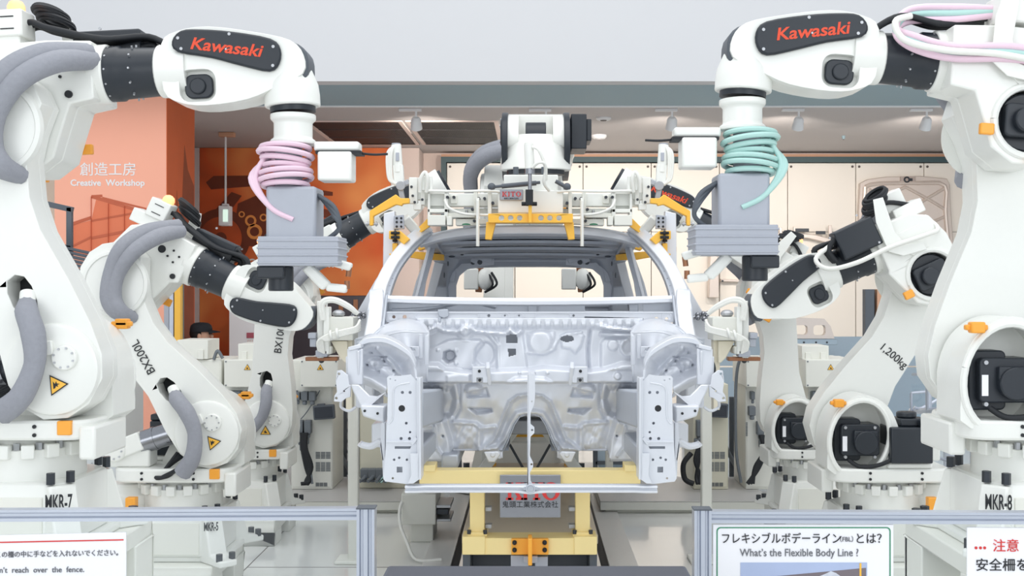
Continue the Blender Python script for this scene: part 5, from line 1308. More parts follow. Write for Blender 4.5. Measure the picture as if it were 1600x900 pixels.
def side_tool(key, sx, label):
    rt, Mb, M2, M3, Mw, M5 = RB[key]
    e = Mw @ Vector((1.09, 0, -.02)); d0 = e.y
    t = thing('panel_clamp_tool', label, 'clamp tool', (e.x, e.y, e.z))
    dx = sx * (e.x - sx * P(488, 0, d0).x * 1.0) + .004
    dx = max(0, dx)
    def pp(x, y, dd=0): v = P(x, y, d0 + dd); return Vector(((v.x + dx) * sx, v.y, v.z))
    def bb(g, x0, x1, y0, y1, a, b): u = pp(x0, y1); v = pp(x1, y0); g.bx(u.x, v.x, d0 + a, d0 + b, u.z, v.z)
    def ol(pts): r = [((x + dx) * sx, z) for x, z in pq(pts, d0)]; return r if sx == 1 else r[::-1]

    g = G(); bb(g, 488, 499, 470, 562, -.06, .06); bb(g, 500, 509, 479, 552, -.1, -.02); mp = obj('mount_plate', g, M_ROB, t, .005)
    g = G(); bb(g, 500, 545, 495, 531, -.08, .1); bb(g, 496, 512, 540, 552, -.09, .05); obj('tool_box', g, M_ROB2, t, .006)
    g = G(); g.sheet(ol([(509, 532), (535, 532), (535, 566), (531, 566), (523, 558)]), -.05 + d0, .06 + d0); bb(g, 531, 541, 531, 640, -.02, .06); obj('gusset', g, mat('cream_tool_paint', (238, 230, 208), .45) if 'cream_tool_paint' not in MATS else MATS['cream_tool_paint'], t, .004)
    g = G(); bb(g, 476, 488, 519, 528, -.09, .0); bb(g, 478, 488, 528, 541, -.08, .02); bb(g, 488, 506, 546, 556, -.1, -.02); obj('clamp_jaw', g, M_GREY, t, .004)
    g = G(); bb(g, 470, 520, 557, 563, -.06, .0); bb(g, 495, 502, 474, 487, -.1, -.06); obj('copper_bar', g, M_COPPER, t, .004)
    g = G()
    for i in range(2): g.tube([pp(493 + i * 3, 500, -.1), pp(490 + i * 4, 478, -.11), pp(498 + i * 2, 468 + i * 3, -.11), pp(515, 468 + i * 3, -.1), pp(535, 478 + i * 3, -.08), pp(548, 490, -.05)], .012)
    for i in range(5): g.tube([pp(488 + 2 * i, 548 + i, -.1), pp(486 + 2 * i, 534 - i, -.13), pp(500, 524 + i * 2, -.14), pp(522, 517 + i * 2, -.14), pp(545, 511 + i * 2, -.1), pp(552, 500 + 4 * i, -.06)], .007)
    obj('white_hoses', g, M_HOSE, t)
    g = G(); g.ring(pp(517, 521, -.14), (1, 0, .2), .022, .007); g.ring(pp(507, 524, -.14), (1, 0, .2), .022, .007); obj('hose_ties', g, M_ROB, t)
    g = G(); v = pp(519, 490, .02); g.ball(v, .035, 14, (1, 1, .6)); obj('dome_plug', g, M_STEEL, t)
    g = G(); v = pp(492, 563, -.02); g.ball(v, .016, 10); g.tube([pp(541, 590, 0), pp(538, 575, -.04), pp(545, 560, -.05), pp(546, 600, 0)], .006); obj('dark_fitting', g, M_BOLT, t)
side_tool('mid_left', 1, 'white clamp tool with bundled hoses on the wrist of the robot with grey elbow sleeves')
side_tool('mid_right', -1, 'white clamp tool with looping hoses on the wrist of the 1,200kg robot')
def rear_gun(x, sx, label):
    d = 8.78; c = P(x, 432, d)
    t = thing('rear_clamp_unit', label, 'clamp unit', (c.x, d + .02, 0))
    g = G(); q_ = -.72 if sx > 0 else .64; g.bx(q_ - .03, q_ + .03, d + .5, d + .56, 0, c.z + .2); g.bx(q_ - .08, q_ + .08, d + .46, d + .62, 0, .03); g.bx(q_ - .03, q_ + .03, d + .03, d + .56, c.z + .14, c.z + .2); g.bx(min(q_, c.x) - .02, max(q_, c.x) + .02, d + .03, d + .1, c.z + .14, c.z + .2); obj('stand', g, M_ROB2, t, .006)
    g = G(); g.bar((c.x - .02 * sx, d, c.z - .12), (c.x, d, c.z + .2), .05, .06, up=(0, 1, 0)); obj('brown_arm', g, M_COPPER, t, .006)
    g = G(); g.bx(c.x - .13, c.x - .02, d - .06, d + .1, c.z - .1, c.z + .06); g.ball((c.x + .03, d - .03, c.z - .02), .07, 14, (.9, .7, 1.2)); g.bx(c.x - .09, c.x + .1, d - .02, d + .11, c.z - .04, c.z + .02); obj('clamp_head', g, M_ROB, t, .01)
    g = G()
    for i in range(2): g.tube([(c.x + .05 + .03 * i, d - .05, c.z + .03), (c.x + .09 + .03 * i, d - .08, c.z - .06), (c.x + .03, d - .04, c.z - .12)], .009)
    obj('black_hoses', g, M_BLK2, t)
rear_gun(752, 1, 'white clamp unit seen through the rear window opening, on the mural side')
rear_gun(904, -1, 'white clamp unit seen through the rear window opening, on the hood-display side')
# ------------------------------------------------------------------ control cabinets, platforms and other plant behind the robots
def fb(g, x0, x1, y0, y1, d0, d1): a = P(x0, y1, d0); b = P(x1, y0, d0); g.bx(a.x, b.x, d0, d1, a.z, b.z); return g
def fx(x, d): return P(x, 0, d).x
def fz(y, d): return P(0, y, d).z
M_CAB = mat('cabinet_ivory_paint', (230, 230, 222), 0.4, vary=0.01)
M_CABB = mat('cabinet_beige_paint', (226, 222, 202), 0.45, vary=0.01)
M_PLAT = mat('grey_checker_plate', (206, 204, 202), 0.35, 0.2, bump=0.8, scale=220)
def platform(x0, x1, label):
    t = thing('low_platform', label, 'platform', (fx((x0 + x1) / 2, 8.2), 8.3, 0), group='low cabinet platforms')
    g = G(); g.bx(fx(x0, 8.16), fx(x1, 8.16), 8.16, 9.2, .025, .085); g.bx(fx(x0, 8.16) + .04, fx(x1, 8.16) - .04, 8.2, 9.15, 0, .03); obj('body', g, M_CAB, t, .004)
    g = G(); g.bx(fx(x0, 8.16), fx(x1, 8.16), 8.158, 9.2, .0855, .092); obj('checker_plate', g, M_PLAT, t, .001)
platform(436, 640, 'low pale platform under the control cabinets behind the smaller robot before the mural')
platform(938, 1206, 'low pale platform with checker plate beside the back motor-window robot')
ZPF = .0925
M_SOCK = mat('grey_connector', (110, 116, 122), .5)
M_SCREEN = mat('dark_screen', (62, 66, 74), .25)
def hazard_small(parent, x, y, d, s=.045): hazard(T(*P(x, y, d)), parent, s)
def cabinet(label, x0, x1, ytop, d, parts, zbot=ZPF, depth=.5, m=None, box=None, cover=None, name='control_cabinet'):
    xa, xb = fx(x0, d), fx(x1, d)
    t = thing(name, label, 'cabinet', ((xa + xb) / 2, d + depth / 2, zbot), group=None)
    g = G(); g.bx(xa, xb, d, d + depth, zbot, fz(ytop, d)); bd = obj('body', g, m or M_CAB, t, .008)
    g = G(); g.bx(xa + .01, xb - .01, d - .004, d - .0005, zbot + .02, fz(ytop, d) - .015); dr = obj('front_door', g, m or M_CAB, t, .002)
    if box:
        a, b, y0, y1 = box; g = G(); g.bx(fx(a, d - .12), fx(b, d - .12), d - .12, d + depth * .9, fz(y1, d - .12), fz(y0, d - .12)); bx_ = obj('terminal_box', g, M_CAB, t, .006)
        hazard_small(bx_, (a + b) / 2 + 2, y0 + 13, d - .121)
        g = G()
        for xx in (a + 3, b - 3):
            for yy in (y0 + 3, y1 - 3): v = P(xx, yy, d - .12); g.cyl(v, v + Vector((0, -.004, 0)), .006, n=8)
        obj('box_screws', g, M_SOCK, bx_)
    if cover:
        a, b, y0, y1 = cover; g = G(); g.bx(fx(a, d), fx(b, d), d - .02, d + .3, fz(y1, d) , fz(y0, d)); cv = obj('top_cover', g, M_CAB, t, .004)
        g = G()
        for k in (.22, .78): xx = fx(a + (b - a) * k, d); g.bx(xx - .02, xx + .02, d - .035, d - .02, fz(y1, d), fz((y0 + y1) / 2, d))
        obj('cover_hinge', g, M_CAB, cv, .002)
    for p in parts:
        k = p[0]
        if k == 'vent':
            _, a, b, y0, y1 = p; g = G(); n = 9
            for c in range(3):
                for r in range(n): za, zb2 = fz(y0 + (y1 - y0) * r / n, d), fz(y0 + (y1 - y0) * (r + .6) / n, d); g.bx(fx(a + (b - a) * (c + .06) / 3, d), fx(a + (b - a) * (c + .94) / 3, d), d - .006, d - .003, zb2, za)
            obj('vent_grille', g, M_SOCK, dr)
        if k == 'screen':
            _, a, b, y0, y1 = p; g = G(); B = T(*P((a + b) / 2, (y0 + y1) / 2, d - .06)) @ Rxz(4 if a < VX else -3)
            w_, h_ = (b - a) / FPX * d / 2, (y1 - y0) / FPX * d / 2; k2 = G(B); k2.sheet(rrect(-w_, w_, -h_, h_, .01), -.02, .03); k2.bx(-w_ + .03, -w_ + .09, -.01, .02, h_ - .005, h_ + .012); k2.bx(-.03, .03, .02, .07, -.03, .03)
            sc_ = obj('operator_panel', k2, M_DGREY, t, .006); k2 = G(B); k2.sheet(rrect(-w_ + .012, w_ - .012, -h_ + .012, h_ - .012, .005), -.023, -.0205); obj('screen', k2, M_SCREEN, sc_)
        if k == 'sockets':
            g = G()
            for (x, y, w_, h_) in p[1]: v = P(x, y, d); g.bx(v.x - w_ / 2, v.x + w_ / 2, d - .07, d - .001, v.z - h_ / 2, v.z + h_ / 2); g.cyl((v.x, d - .05, v.z - h_ / 2), (v.x, d - .05, v.z - h_ / 2 - .03), w_ * .35, n=12)
            obj('sockets', g, M_SOCK, t, .006)
        if k == 'cables':
            g = G()
            for path, r in p[1]: g.tube([P(x, y, d - dd) for x, y, dd in path], r)
            obj('cables', g, p[2], t)
    return t
D1 = 8.62
cabinet('ivory control cabinet with dark operator panel beside the smaller robot before the mural', 455, 520, 562, D1,
        [('vent', 493, 517, 706, 717), ('vent', 493, 517, 722, 737), ('vent', 493, 512, 754, 760), ('screen', 490, 523, 633, 655),
         ('sockets', [(470, 666, .055, .1), (483, 666, .05, .1), (476, 686, .07, .07), (476, 697, .05, .05), (468, 618, .03, .06), (478, 618, .05, .07), (490, 618, .05, .07)]),
         ('cables', [([(470 + 3 * i, 676, .07), (472 + 2 * i, 700, .08), (478 + 3 * i, 730, .08), (484 - 2 * i, 752, .1), (470 + 4 * i, 756, .12)], .014) for i in range(4)], M_BLK2),
         ('cables', [([(464, 610, .03), (462, 650, .03), (468, 690, .05), (482, 720, .06), (488, 756, .1)], .009), ([(500, 610, .03), (482, 640, .03), (470, 655, .05)], .004)], M_SOCK)],
        box=(469, 528, 562, 605))
cabinet('ivory control cabinet half hidden by the smaller robot before the mural', 352, 418, 562, D1,
        [('sockets', [(364, 617, .05, .07), (374, 617, .05, .07), (390, 617, .05, .07)]), ('screen', 358, 386, 628, 640)], box=(350, 419, 562, 605), cover=(373, 418, 537, 561), zbot=0)
cabinet('ivory control cabinet in front of the person in the black cap', 274, 346, 562, D1, [('cables', [([(334, 562, .01), (340, 548, .01), (348, 560, .01)], .012)], M_SOCK)], cover=(278, 326, 531, 561), zbot=0)
cabinet('beige connection cabinet with round plugs low on its front behind the car wheel house', 562, 640, 585, D1 + .05,
        [('sockets', [(571, 738, .06, .07), (583, 738, .06, .07), (595, 738, .06, .07), (607, 738, .06, .06)]), ('cables', [([(571 + 12 * i, 744, .06), (568 + 12 * i, 748, .1), (562 + 13 * i, 752, .14)], .014) for i in range(4)], M_SOCK),
         ('cables', [([(600 + 5 * i, 744, .06), (594 + 6 * i, 750, .1), (588 + 7 * i, 754, .12)], .006) for i in range(3)], M_TEAL)], m=M_CABB)
cabinet('beige control cabinet with dark operator panel beside the car on the hood-display side', 1083, 1138, 600, D1,
        [('vent', 1107, 1133, 706, 717), ('vent', 1107, 1133, 722, 737), ('vent', 1110, 1130, 754, 760), ('screen', 1103, 1137, 630, 652), ('sockets', [(1092, 668, .05, .12), (1096, 690, .07, .07), (1088, 690, .04, .05)]),
         ('cables', [([(1096 - 2 * i, 698, .07), (1092 - 3 * i, 720, .09), (1088 + 4 * i, 745, .09), (1090 + 4 * i, 756, .12)], .014) for i in range(3)] + [([(1080, 708, .06), (1068, 725, .08), (1070, 748, .08), (1084, 756, .1)], .02)], M_BLK2)], m=M_CABB)
cabinet('ivory control cabinet with black cable run, partly behind the back motor-window robot', 1165, 1222, 562, D1,
        [('vent', 1206, 1219, 706, 717), ('vent', 1206, 1219, 722, 737), ('vent', 1165, 1168, 660, 682), ('sockets', [(1173, 641, .05, .07), (1186, 668, .05, .1), (1190, 692, .05, .06), (1174, 617, .03, .06)]),
         ('cables', [([(1188 + 2 * i, 680, .07), (1194, 705, .09), (1186 - 3 * i, 730, .1), (1168 + 4 * i, 756, .12)], .016) for i in range(3)], M_BLK2), ('cables', [([(1158, 754, .0), (1150, 700, .0), (1150, 600, .0), (1156, 562, .02), (1166, 560, .03)], .012)], M_SOCK)], box=(1166, 1224, 562, 605))
cabinet('ivory control cabinet with hazard triangle between the back robot and the 1,200kg robot', 1262, 1340, 562, D1,
        [('sockets', [(1272, 620, .06, .09), (1284, 618, .05, .08), (1266, 645, .05, .08)])], box=(1259, 1333, 562, 605), cover=(1252, 1294, 540, 561), zbot=0)
# white junction box with a looping cable beside the jig
jt = thing('junction_box', 'white sheet-metal box with a looping white cable beside the yellow jig', 'box', (fx(655, 7.2), 7.3, 0))
g = G(); g.bx(fx(627, 7.2), fx(681, 7.2), 7.2, 7.6, fz(820, 7.2), fz(772, 7.2)); g.bx(fx(640, 7.2), fx(676, 7.2), 7.25, 7.55, 0, fz(820, 7.2)); obj('body', g, M_CAB, jt, .006)
g = G(); g.bx(fx(683, 7.2) - .005, fx(704, 7.2), 7.22, 7.5, fz(816, 7.2), fz(812, 7.2)); g.bx(fx(681, 7.2), fx(704, 7.2), 7.22, 7.5, fz(795, 7.2), fz(790, 7.2)); obj('cable_clip', g, M_STEEL, jt, .003)
g = G(); g.bx(fx(681, 7.2), fx(700, 7.2), 7.24, 7.5, fz(806, 7.2), fz(797, 7.2)); obj('dark_socket', g, M_BOLT, jt, .003)
g = G(); g.tube([P(628, 785, 7.18), P(624, 800, 7.1), P(626, 822, 6.95), P(636, 848, 6.75), (P(652, 868, 6.75).x, 6.7, .02), (P(690, 878, 6.7).x, 6.7, .02)], .01); obj('loop_cable', g, M_HOSE, jt)
# ramp plates and dark guide slots of the jig track
for sx, w_ in ((-1, 'left'), (1, 'right')):
    g = G(); a, b = (-.62, -.455) if sx < 0 else (.455, .62); g.bx(a, b, 5.0, 10.5, .0005, .012); o = struct('trim_%d' % (6 if sx < 0 else 7), g, mat('pale_track_plate' + w_, (224, 222, 218), .3)); 
    g = G(); a, b = (-.452, -.41) if sx < 0 else (.41, .452); g.bx(a, b, 5.0, 10.5, .0005, .004); struct('trim_%d' % (8 if sx < 0 else 9), g, M_VENT)
# seams between floor plates
for i, (x0, y0, x1, y1) in enumerate(((-1.62, 5.0, -1.62, 8.1), (1.62, 5.0, 1.62, 8.1), (-1.62, 6.6, -.62, 6.6), (.62, 6.3, 1.62, 6.3))):
    g = G(); g.bx(min(x0, x1) - .003, max(x0, x1) + .003, min(y0, y1) - .003, max(y0, y1) + .003, .0002, .0012); struct('trim_%d' % (10 + i), g, M_SEAM)
# pale blue equipment under and behind the car
def crate(x0, x1, y0, y1, d, label):
    t = thing('equipment_skid', label, 'equipment', ((fx(x0, d) + fx(x1, d)) / 2, d + .2, 0), group=None)
    xa, xb = fx(x0, d), fx(x1, d); z1 = fz(y0, d)
    g = G(); g.bx(xa, xb, d, d + .4, .08, z1); g.bx(xa + .03, xb - .03, d + .03, d + .37, 0, .08); b = obj('body', g, M_BLUE, t, .006)
    g = G()
    for x in (xa, xb): g.bx(x - .02, x + .02, d - .02, d, .05, z1)
    for z in (.1, z1 * .55, z1): g.bx(xa, xb, d - .02, d, z - .015, z + .015)
    obj('edge_frame', g, M_DGREY, b, .003)
crate(648, 718, 640, 740, 9.9, 'pale blue equipment skid below the car body, mural side')
crate(930, 1010, 640, 740, 9.9, 'pale blue equipment skid below the car body, hood-display side')
def ladder(x0, x1, y0, d, label):
    t = thing('cable_ladder', label, 'cable ladder', ((fx(x0, d) + fx(x1, d)) / 2, d, 0), group=None)
    xa, xb = fx(x0, d), fx(x1, d); z1 = fz(y0, d); g = G()
    for x in (xa, xb): g.bx(x - .018, x + .018, d - .02, d + .02, 0, z1)
    obj('uprights', g, M_DGREY, t, .003)
    g = G(); n = 7
    for i in range(n): z = .1 + (z1 - .2) * i / (n - 1); g.bx(xa, xb, d - .01, d + .01, z - .012, z + .012)
    obj('rungs', g, M_SOCK, t)
    g = G(); g.tube([(xa - .05, d - .03, z1), (xa - .06, d - .04, z1 * .5), (xa + .05, d - .05, .12), (xa + .1, d - .06, .02)], .018); obj('grey_cable', g, M_SOCK, t)
ladder(539, 560, 620, 9.34, 'dark upright cable ladder between the ivory and the beige cabinet')
ladder(1143, 1158, 620, 9.34, 'dark upright cable ladder behind the beige cabinet beside the car')
# low pale blue partition with dark joints far behind
g = G(); d = 14.2
for i in range(5):
    xa = 1.9 + i * 1.2; gp2 = G(); gp2.bx(xa + .01, xa + 1.19, d, d + .06, 0.0, .62); gp2.bx(xa + .01, xa + 1.19, d, d + .06, .64, 1.0)
    pt_ = thing('low_partition', ['pale blue partition panel left of the displayed pressing', 'pale blue partition panel below the displayed pressing', 'pale blue partition panel beside the grey safety post', 'pale blue partition panel behind the 1,200kg robot', 'pale blue partition panel seen through the stair railing'][i], 'partition', (xa + .6, d, 0))
    obj('panel', gp2, M_BLUE, pt_, .004)
    g = G(); g.bx(xa - .02, xa + .009, d - .02, d + .06, 0, 1.0); obj('joint_post', g, M_DGREY, pt_)
# steel guard railing with glass at the stair
rt = thing('stair_railing', 'steel guard railing with clear panel between the 1,200kg robot and the teal-hose robot', 'railing', (fx(1465, 8.6), 8.6, 0))
def rp2(x, y, d): return P(x, y, d)
for x, y0, d in ((1451, 588, 8.0), (1521, 660, 7.4), (1484, 675, 9.2)):
    g = G(); v = P(x, y0, d); g.cyl((v.x, d, 0), (v.x, d, v.z), .022 if d < 9 else .05, n=14); g.cyl((v.x, d, 0), (v.x, d, .02), .06, n=14); obj('post', g, M_ALU if d < 9 else M_GREY, rt)
for i, (y0, y1, y2) in enumerate(((642, 640, 648), (682, 690, 698), (710, 722, 734), (735, 752, 762), (752, 775, 785))):
    g = G(); g.tube([P(1424, y0, 8.4), P(1451, y0, 8.0), P(1484, y1, 7.8), P(1521, y2, 7.4), P(1560, y2 + 10, 7.0)], .022 if i == 0 else .011, k=3); obj('rail', g, M_ALU, rt)
g = G(); g.tube([P(1426, 585, 8.2), P(1452, 586, 8.0), P(1482, 592, 7.8)], .01, k=3); g.tube([P(1424, 614, 8.3), P(1486, 612, 8.3), P(1489, 640, 8.3), P(1480, 658, 8.3), P(1428, 658, 8.3), P(1424, 640, 8.3), P(1424, 614, 8.3)], .01, k=3); g.tube([P(1428, 636, 8.2), P(1440, 638, 8.2), P(1475, 620, 8.2), P(1484, 634, 8.2), P(1470, 642, 8.2)], .012, k=3)
obj('hand_loop', g, M_ALU, rt)
mg = bpy.data.materials.new('clear_panel'); mg.use_nodes = True; nt = mg.node_tree; b_ = nt.nodes['Principled BSDF']
tr_ = nt.nodes.new('ShaderNodeBsdfTransparent'); tr_.inputs[0].default_value = (.97, .985, .99, 1); gl_ = nt.nodes.new('ShaderNodeBsdfGlossy'); gl_.inputs['Roughness'].default_value = .05; gl_.inputs['Color'].default_value = (.9, .95, 1, 1)
mx_ = nt.nodes.new('ShaderNodeMixShader'); mx_.inputs[0].default_value = .025
nt.links.new(tr_.outputs[0], mx_.inputs[1]); nt.links.new(gl_.outputs[0], mx_.inputs[2]); nt.links.new(mx_.outputs[0], nt.nodes['Material Output'].inputs[0])
M_CLEAR = mg
g = G(); a = P(1424, 600, 8.5); b = P(1500, 600, 8.5); g.bx(a.x, b.x, 8.5, 8.508, .1, a.z); obj('clear_panel', g, M_CLEAR, rt)
# safety posts with yellow and grey stripes
def light_post(x0, x1, y0, d, label, flip=False):
    t = thing('safety_post', label, 'post', (fx((x0 + x1) / 2, d), d, 0)); xa, xb = fx(x0, d), fx(x1, d); w_ = (xb - xa); z1 = fz(y0, d)
    segs = [(0, .28, M_GREY), (.3, .55, M_ALU), (.6, .95, M_YEL)] if not flip else [(0, .42, M_DGREY), (.55, .75, M_WARM), (.8, 1, M_WARM)]
    for i, (a, b, m) in enumerate(segs): g = G(); g.bx(xa + w_ * a, xa + w_ * b, d, d + .08, 0.02, z1); obj(('housing', 'light_strip', 'yellow_strip')[i], g, m, t, .004)
    g = G(); g.bx(xa - .02, xb + .02, d - .02, d + .12, 0, .02); obj('foot', g, M_STEEL, t, .004)
    g = G(); g.bx(xa, xb, d + .081, d + .09, .02, z1); obj('back_rail', g, M_SOCK, t)
    return t
light_post(256, 283, 440, 10.6, 'slim grey and yellow safety post before the orange wall beside the person')
light_post(1352, 1386, 452, 10.6, 'slim dark grey and oak-striped safety post behind the 1,200kg robot', True)
# white notice column and dark counter under the picture wall
t = thing('white_column_panel', 'white upright panel with a small red notice beside the person in the cap', 'panel', (fx(385, 13), 13, 0)); g = G(); g.bx(fx(358, 13), fx(404, 13), 13, 13.1, 0, fz(485, 13)); pn_ = obj('board', g, M_WHITE, t, .004)
g = G(); v = P(391, 524, 12.995); g.bx(v.x - .04, v.x + .04, 12.99, 12.9995, v.z - .03, v.z + .03); obj('red_notice', g, mat('dull_red_notice', (178, 90, 104), .5), pn_)
g = G(); v = P(391, 535, 12.995)
for i in range(3): g.bx(v.x - .03 + .025 * i, v.x - .02 + .025 * i, 12.99, 12.9995, v.z - .07, v.z + .03)
obj('notice_lines', g, M_PINKW, pn_)
t = thing('dark_counter', 'dark display counter under the orange picture wall beside the car', 'counter', (fx(560, 15.9), 15.9, 0)); g = G(); g.bx(fx(400, 15.9), fx(614, 15.9), 15.7, 16.3, 0, fz(462, 15.7)); cb_ = obj('body', g, mat('dark_counter_panel', (66, 62, 70), .35), t, .01)
g = G()
for x in (533, 556): g.bx(fx(x, 15.7) - .03, fx(x, 15.7) + .03, 15.68, 15.6995, .05, fz(468, 15.7))
obj('copper_strip', g, M_COPPER, cb_)
# open dark frame with slatted bench top at the far left
t = thing('slatted_stall', 'dark grey stall frame with slatted roof beside the orange column', 'stall', (fx(110, 9.6), 9.6, 0)); d = 9.6
g = G()
for a, b in (((62, 316), (114, 328)), ((109, 324), (109, 388)), ((62, 380), (112, 388))): g.bar(P(*a, d), P(*b, d), .045, .045, up=(0, 1, 0))
g.bar(P(62, 316, d), P(62, 470, d), .045, .045, up=(0, 1, 0)); g.bar((fx(109, d), d, 0), P(109, 388, d), .045, .045, up=(0, 1, 0)); g.bar((fx(62, d), d, 0), P(62, 470, d), .045, .045, up=(0, 1, 0)); obj('frame', g, M_DGREY, t, .004)
g = G()
for i in range(8): y = 392 + i * 6; g.bar(P(70, y - 12, d - .02 - .03 * i), P(152, y + 6, d - .02 - .03 * i), .05, .024, up=(0, 0, 1))
obj('slats', g, M_DGREY, t, .003)
g = G(); g.bar((fx(148, 9.5), 9.5, 0), P(148, 430, 9.5), .05, .05); g.bar((fx(74, 9.5), 9.5, 0), P(74, 420, 9.5), .05, .05); obj('legs', g, M_DGREY, t)
# grey lockers
M_LOCK = mat('light_grey_locker', (198, 202, 204), .4)
t = thing('tall_locker', 'light grey tall locker between the near robot base and the robot with grey elbow sleeves', 'locker', (fx(160, 8.9), 9.1, 0)); d = 8.8
g = G(); g.bx(fx(112, d), fx(190, d), d, d + .5, .08, fz(590, d)); g.bx(fx(112, d), fx(190, d), d + .02, d + .48, 0, .08); b_ = obj('body', g, M_LOCK, t, .006)
for a, b, y0, y1 in ((114, 147, 594, 706), (149, 188, 594, 706), (114, 147, 710, 744), (149, 188, 710, 744)):
    g = G(); fb(g, a, b, y0, y1, d - .012, d - .001); dd = obj('door', g, M_LOCK, t, .003); g = G(); fb(g, b - 5, b - 3.5, (y0 + y1) / 2 - 4, (y0 + y1) / 2 + 4, d - .022, d - .0125); obj('handle', g, M_STEEL, dd)
# ------------------------------------------------------------------ car parts shown on the cream wall
M_SHOW = mat('silver_show_part', (224, 212, 204), .35, .35)
t = thing('displayed_hood', 'silver car hood hung upright on the cream wall, cross ribs showing', 'car hood', (fx(1415, 16.8), 16.85, fz(330, 16.8))); d = 16.8
ho = [(1344, 286), (1356, 280), (1385, 276), (1440, 275), (1480, 279), (1484, 288), (1486, 330), (1490, 383), (1480, 386), (1440, 378), (1400, 376), (1352, 376), (1343, 372), (1342, 330)]
g = G(); g.sheet(pq(ho, d)[::-1], d, d + .099); pl_ = obj('skin', g, M_SHOW, t, .01)
g = G()
def ribs(lst, r):
    for q_ in lst: g.tube([P(x, y, d - .01) for x, y in q_], r, k=3, n=8)
ribs([[(1352, 292), (1372, 287), (1440, 286), (1476, 290), (1477, 330), (1481, 374)], [(1352, 292), (1350, 330), (1350, 370)], [(1352, 370), (1400, 368), (1481, 374)]], .03)
ribs([[(1358, 296), (1415, 330), (1478, 366)], [(1476, 294), (1415, 330), (1354, 362)], [(1415, 292), (1380, 310), (1354, 328)], [(1415, 292), (1450, 311), (1478, 328)], [(1354, 338), (1385, 348), (1412, 366)], [(1478, 338), (1450, 350), (1418, 366)]], .022); obj('inner_ribs', g, M_SHOW, pl_)
g = G(); v = P(1418, 280, d); g.bx(v.x - .11, v.x + .11, d - .03, d - .001, v.z - .06, v.z + .04); lt = obj('latch_plate', g, mat('warm_grey_plate', (184, 170, 164), .5), t, .004); g = G(); g.ring((v.x - .02, d - .034, v.z - .01), (0, 1, 0), .035, .012); g.bx(v.x, v.x + .06, d - .04, d - .031, v.z - .03, v.z + .01); obj('latch', g, M_BOLT, lt)
def show(label, cat, pts, d, depth, name, extra=None):
    c = P(*pts[len(pts) // 2], d); t = thing(name, label, cat, tuple(c)); g = G(); g.sheet(pq(pts, d)[::-1], d, d + depth); b = obj('pressing', g, M_SHOW, t, .008)
    if extra: extra(t, b, d)
def ex1(t, b, d):
    g = G()
    for a, c in ((1243, 1264), (1275, 1290)): fb(g, a, c, 357 + (a - 1243) / 8, 362 + (a - 1243) / 8, d - .02, d - .001)
    obj('slots', g, M_BOLT, b)
    g = G(); fb(g, 1295, 1300, 352, 372, d - .01, d + .04); fb(g, 1218, 1222, 355, 366, d - .01, d + .04); fb(g, 1240, 1243, 354, 364, d - .01, d + .04); obj('brackets', g, M_SHOW, t, .004)
show('curved bumper beam hung on the cream wall between gripper tool and hood', 'bumper beam', [(1205, 364), (1240, 364), (1275, 367), (1312, 377), (1310, 382), (1296, 380), (1262, 372), (1205, 370)], 16.75, .149, 'displayed_bumper_beam', ex1)
def ex2(t, b, d):
    g = G(); fb(g, 1204, 1309, 530, 539, d - .03, d + .1); tr = obj('tray', g, M_BLUE, t, .01); g = G()
    for x in (1212, 1225, 1240, 1256, 1275, 1292): v = P(x, 535, d - .03); g.cyl(v, v + Vector((0, -.006, 0)), .012, n=10)
    obj('tray_holes', g, M_BOLT, tr); g = G(); a = P(1232, 539, d); b2 = P(1290, 539, d); g.bx(a.x, a.x + .06, d + .02, d + .08, 0, a.z); g.bx(b2.x - .06, b2.x, d + .02, d + .08, 0, a.z); obj('stand', g, M_BLUE, t)
d = 13.6; pts = [(1206, 529), (1206, 512), (1222, 500), (1240, 496), (1288, 498), (1298, 510), (1304, 529)]
t = thing('displayed_pressing', 'silver pressing with two openings standing on a blue tray behind the back robot', 'car pressing', (fx(1255, d), d, 0)); g = G(); g.sheet(pq(pts, d)[::-1], d, d + .1, [pq(rrect(1238, 1262, 508, 523, 5), d), pq(rrect(1271, 1290, 508, 524, 5), d)]); b = obj('pressing', g, M_SHOW, t, .008); ex2(t, b, d)
# small parts on the panels between gripper and welding tool
for i, (lbl, cat, pts) in enumerate((('thin horizontal rail part on the cream wall beside the clamping post', 'rail part', [(1126, 436), (1205, 438), (1205, 442), (1126, 440)]), ('upright slim pressing on the cream wall beside the welding tool', 'slim pressing', [(1110, 395), (1122, 395), (1124, 465), (1108, 465)]))):
    show(lbl, cat, pts, 16.78 - .1 * i, .119 + .1 * i, 'displayed_' + ('rail_part', 'slim_pressing')[i], lambda t, b, d, pts=pts: obj('mounting_hooks', (lambda g: [g.cyl(P(pts[0][0] + 3, (pts[0][1] + pts[2][1]) / 2, d), P(pts[0][0] + 3, (pts[0][1] + pts[2][1]) / 2, d - .03), .015, n=8), g][1])(G()), M_BOLT, b))
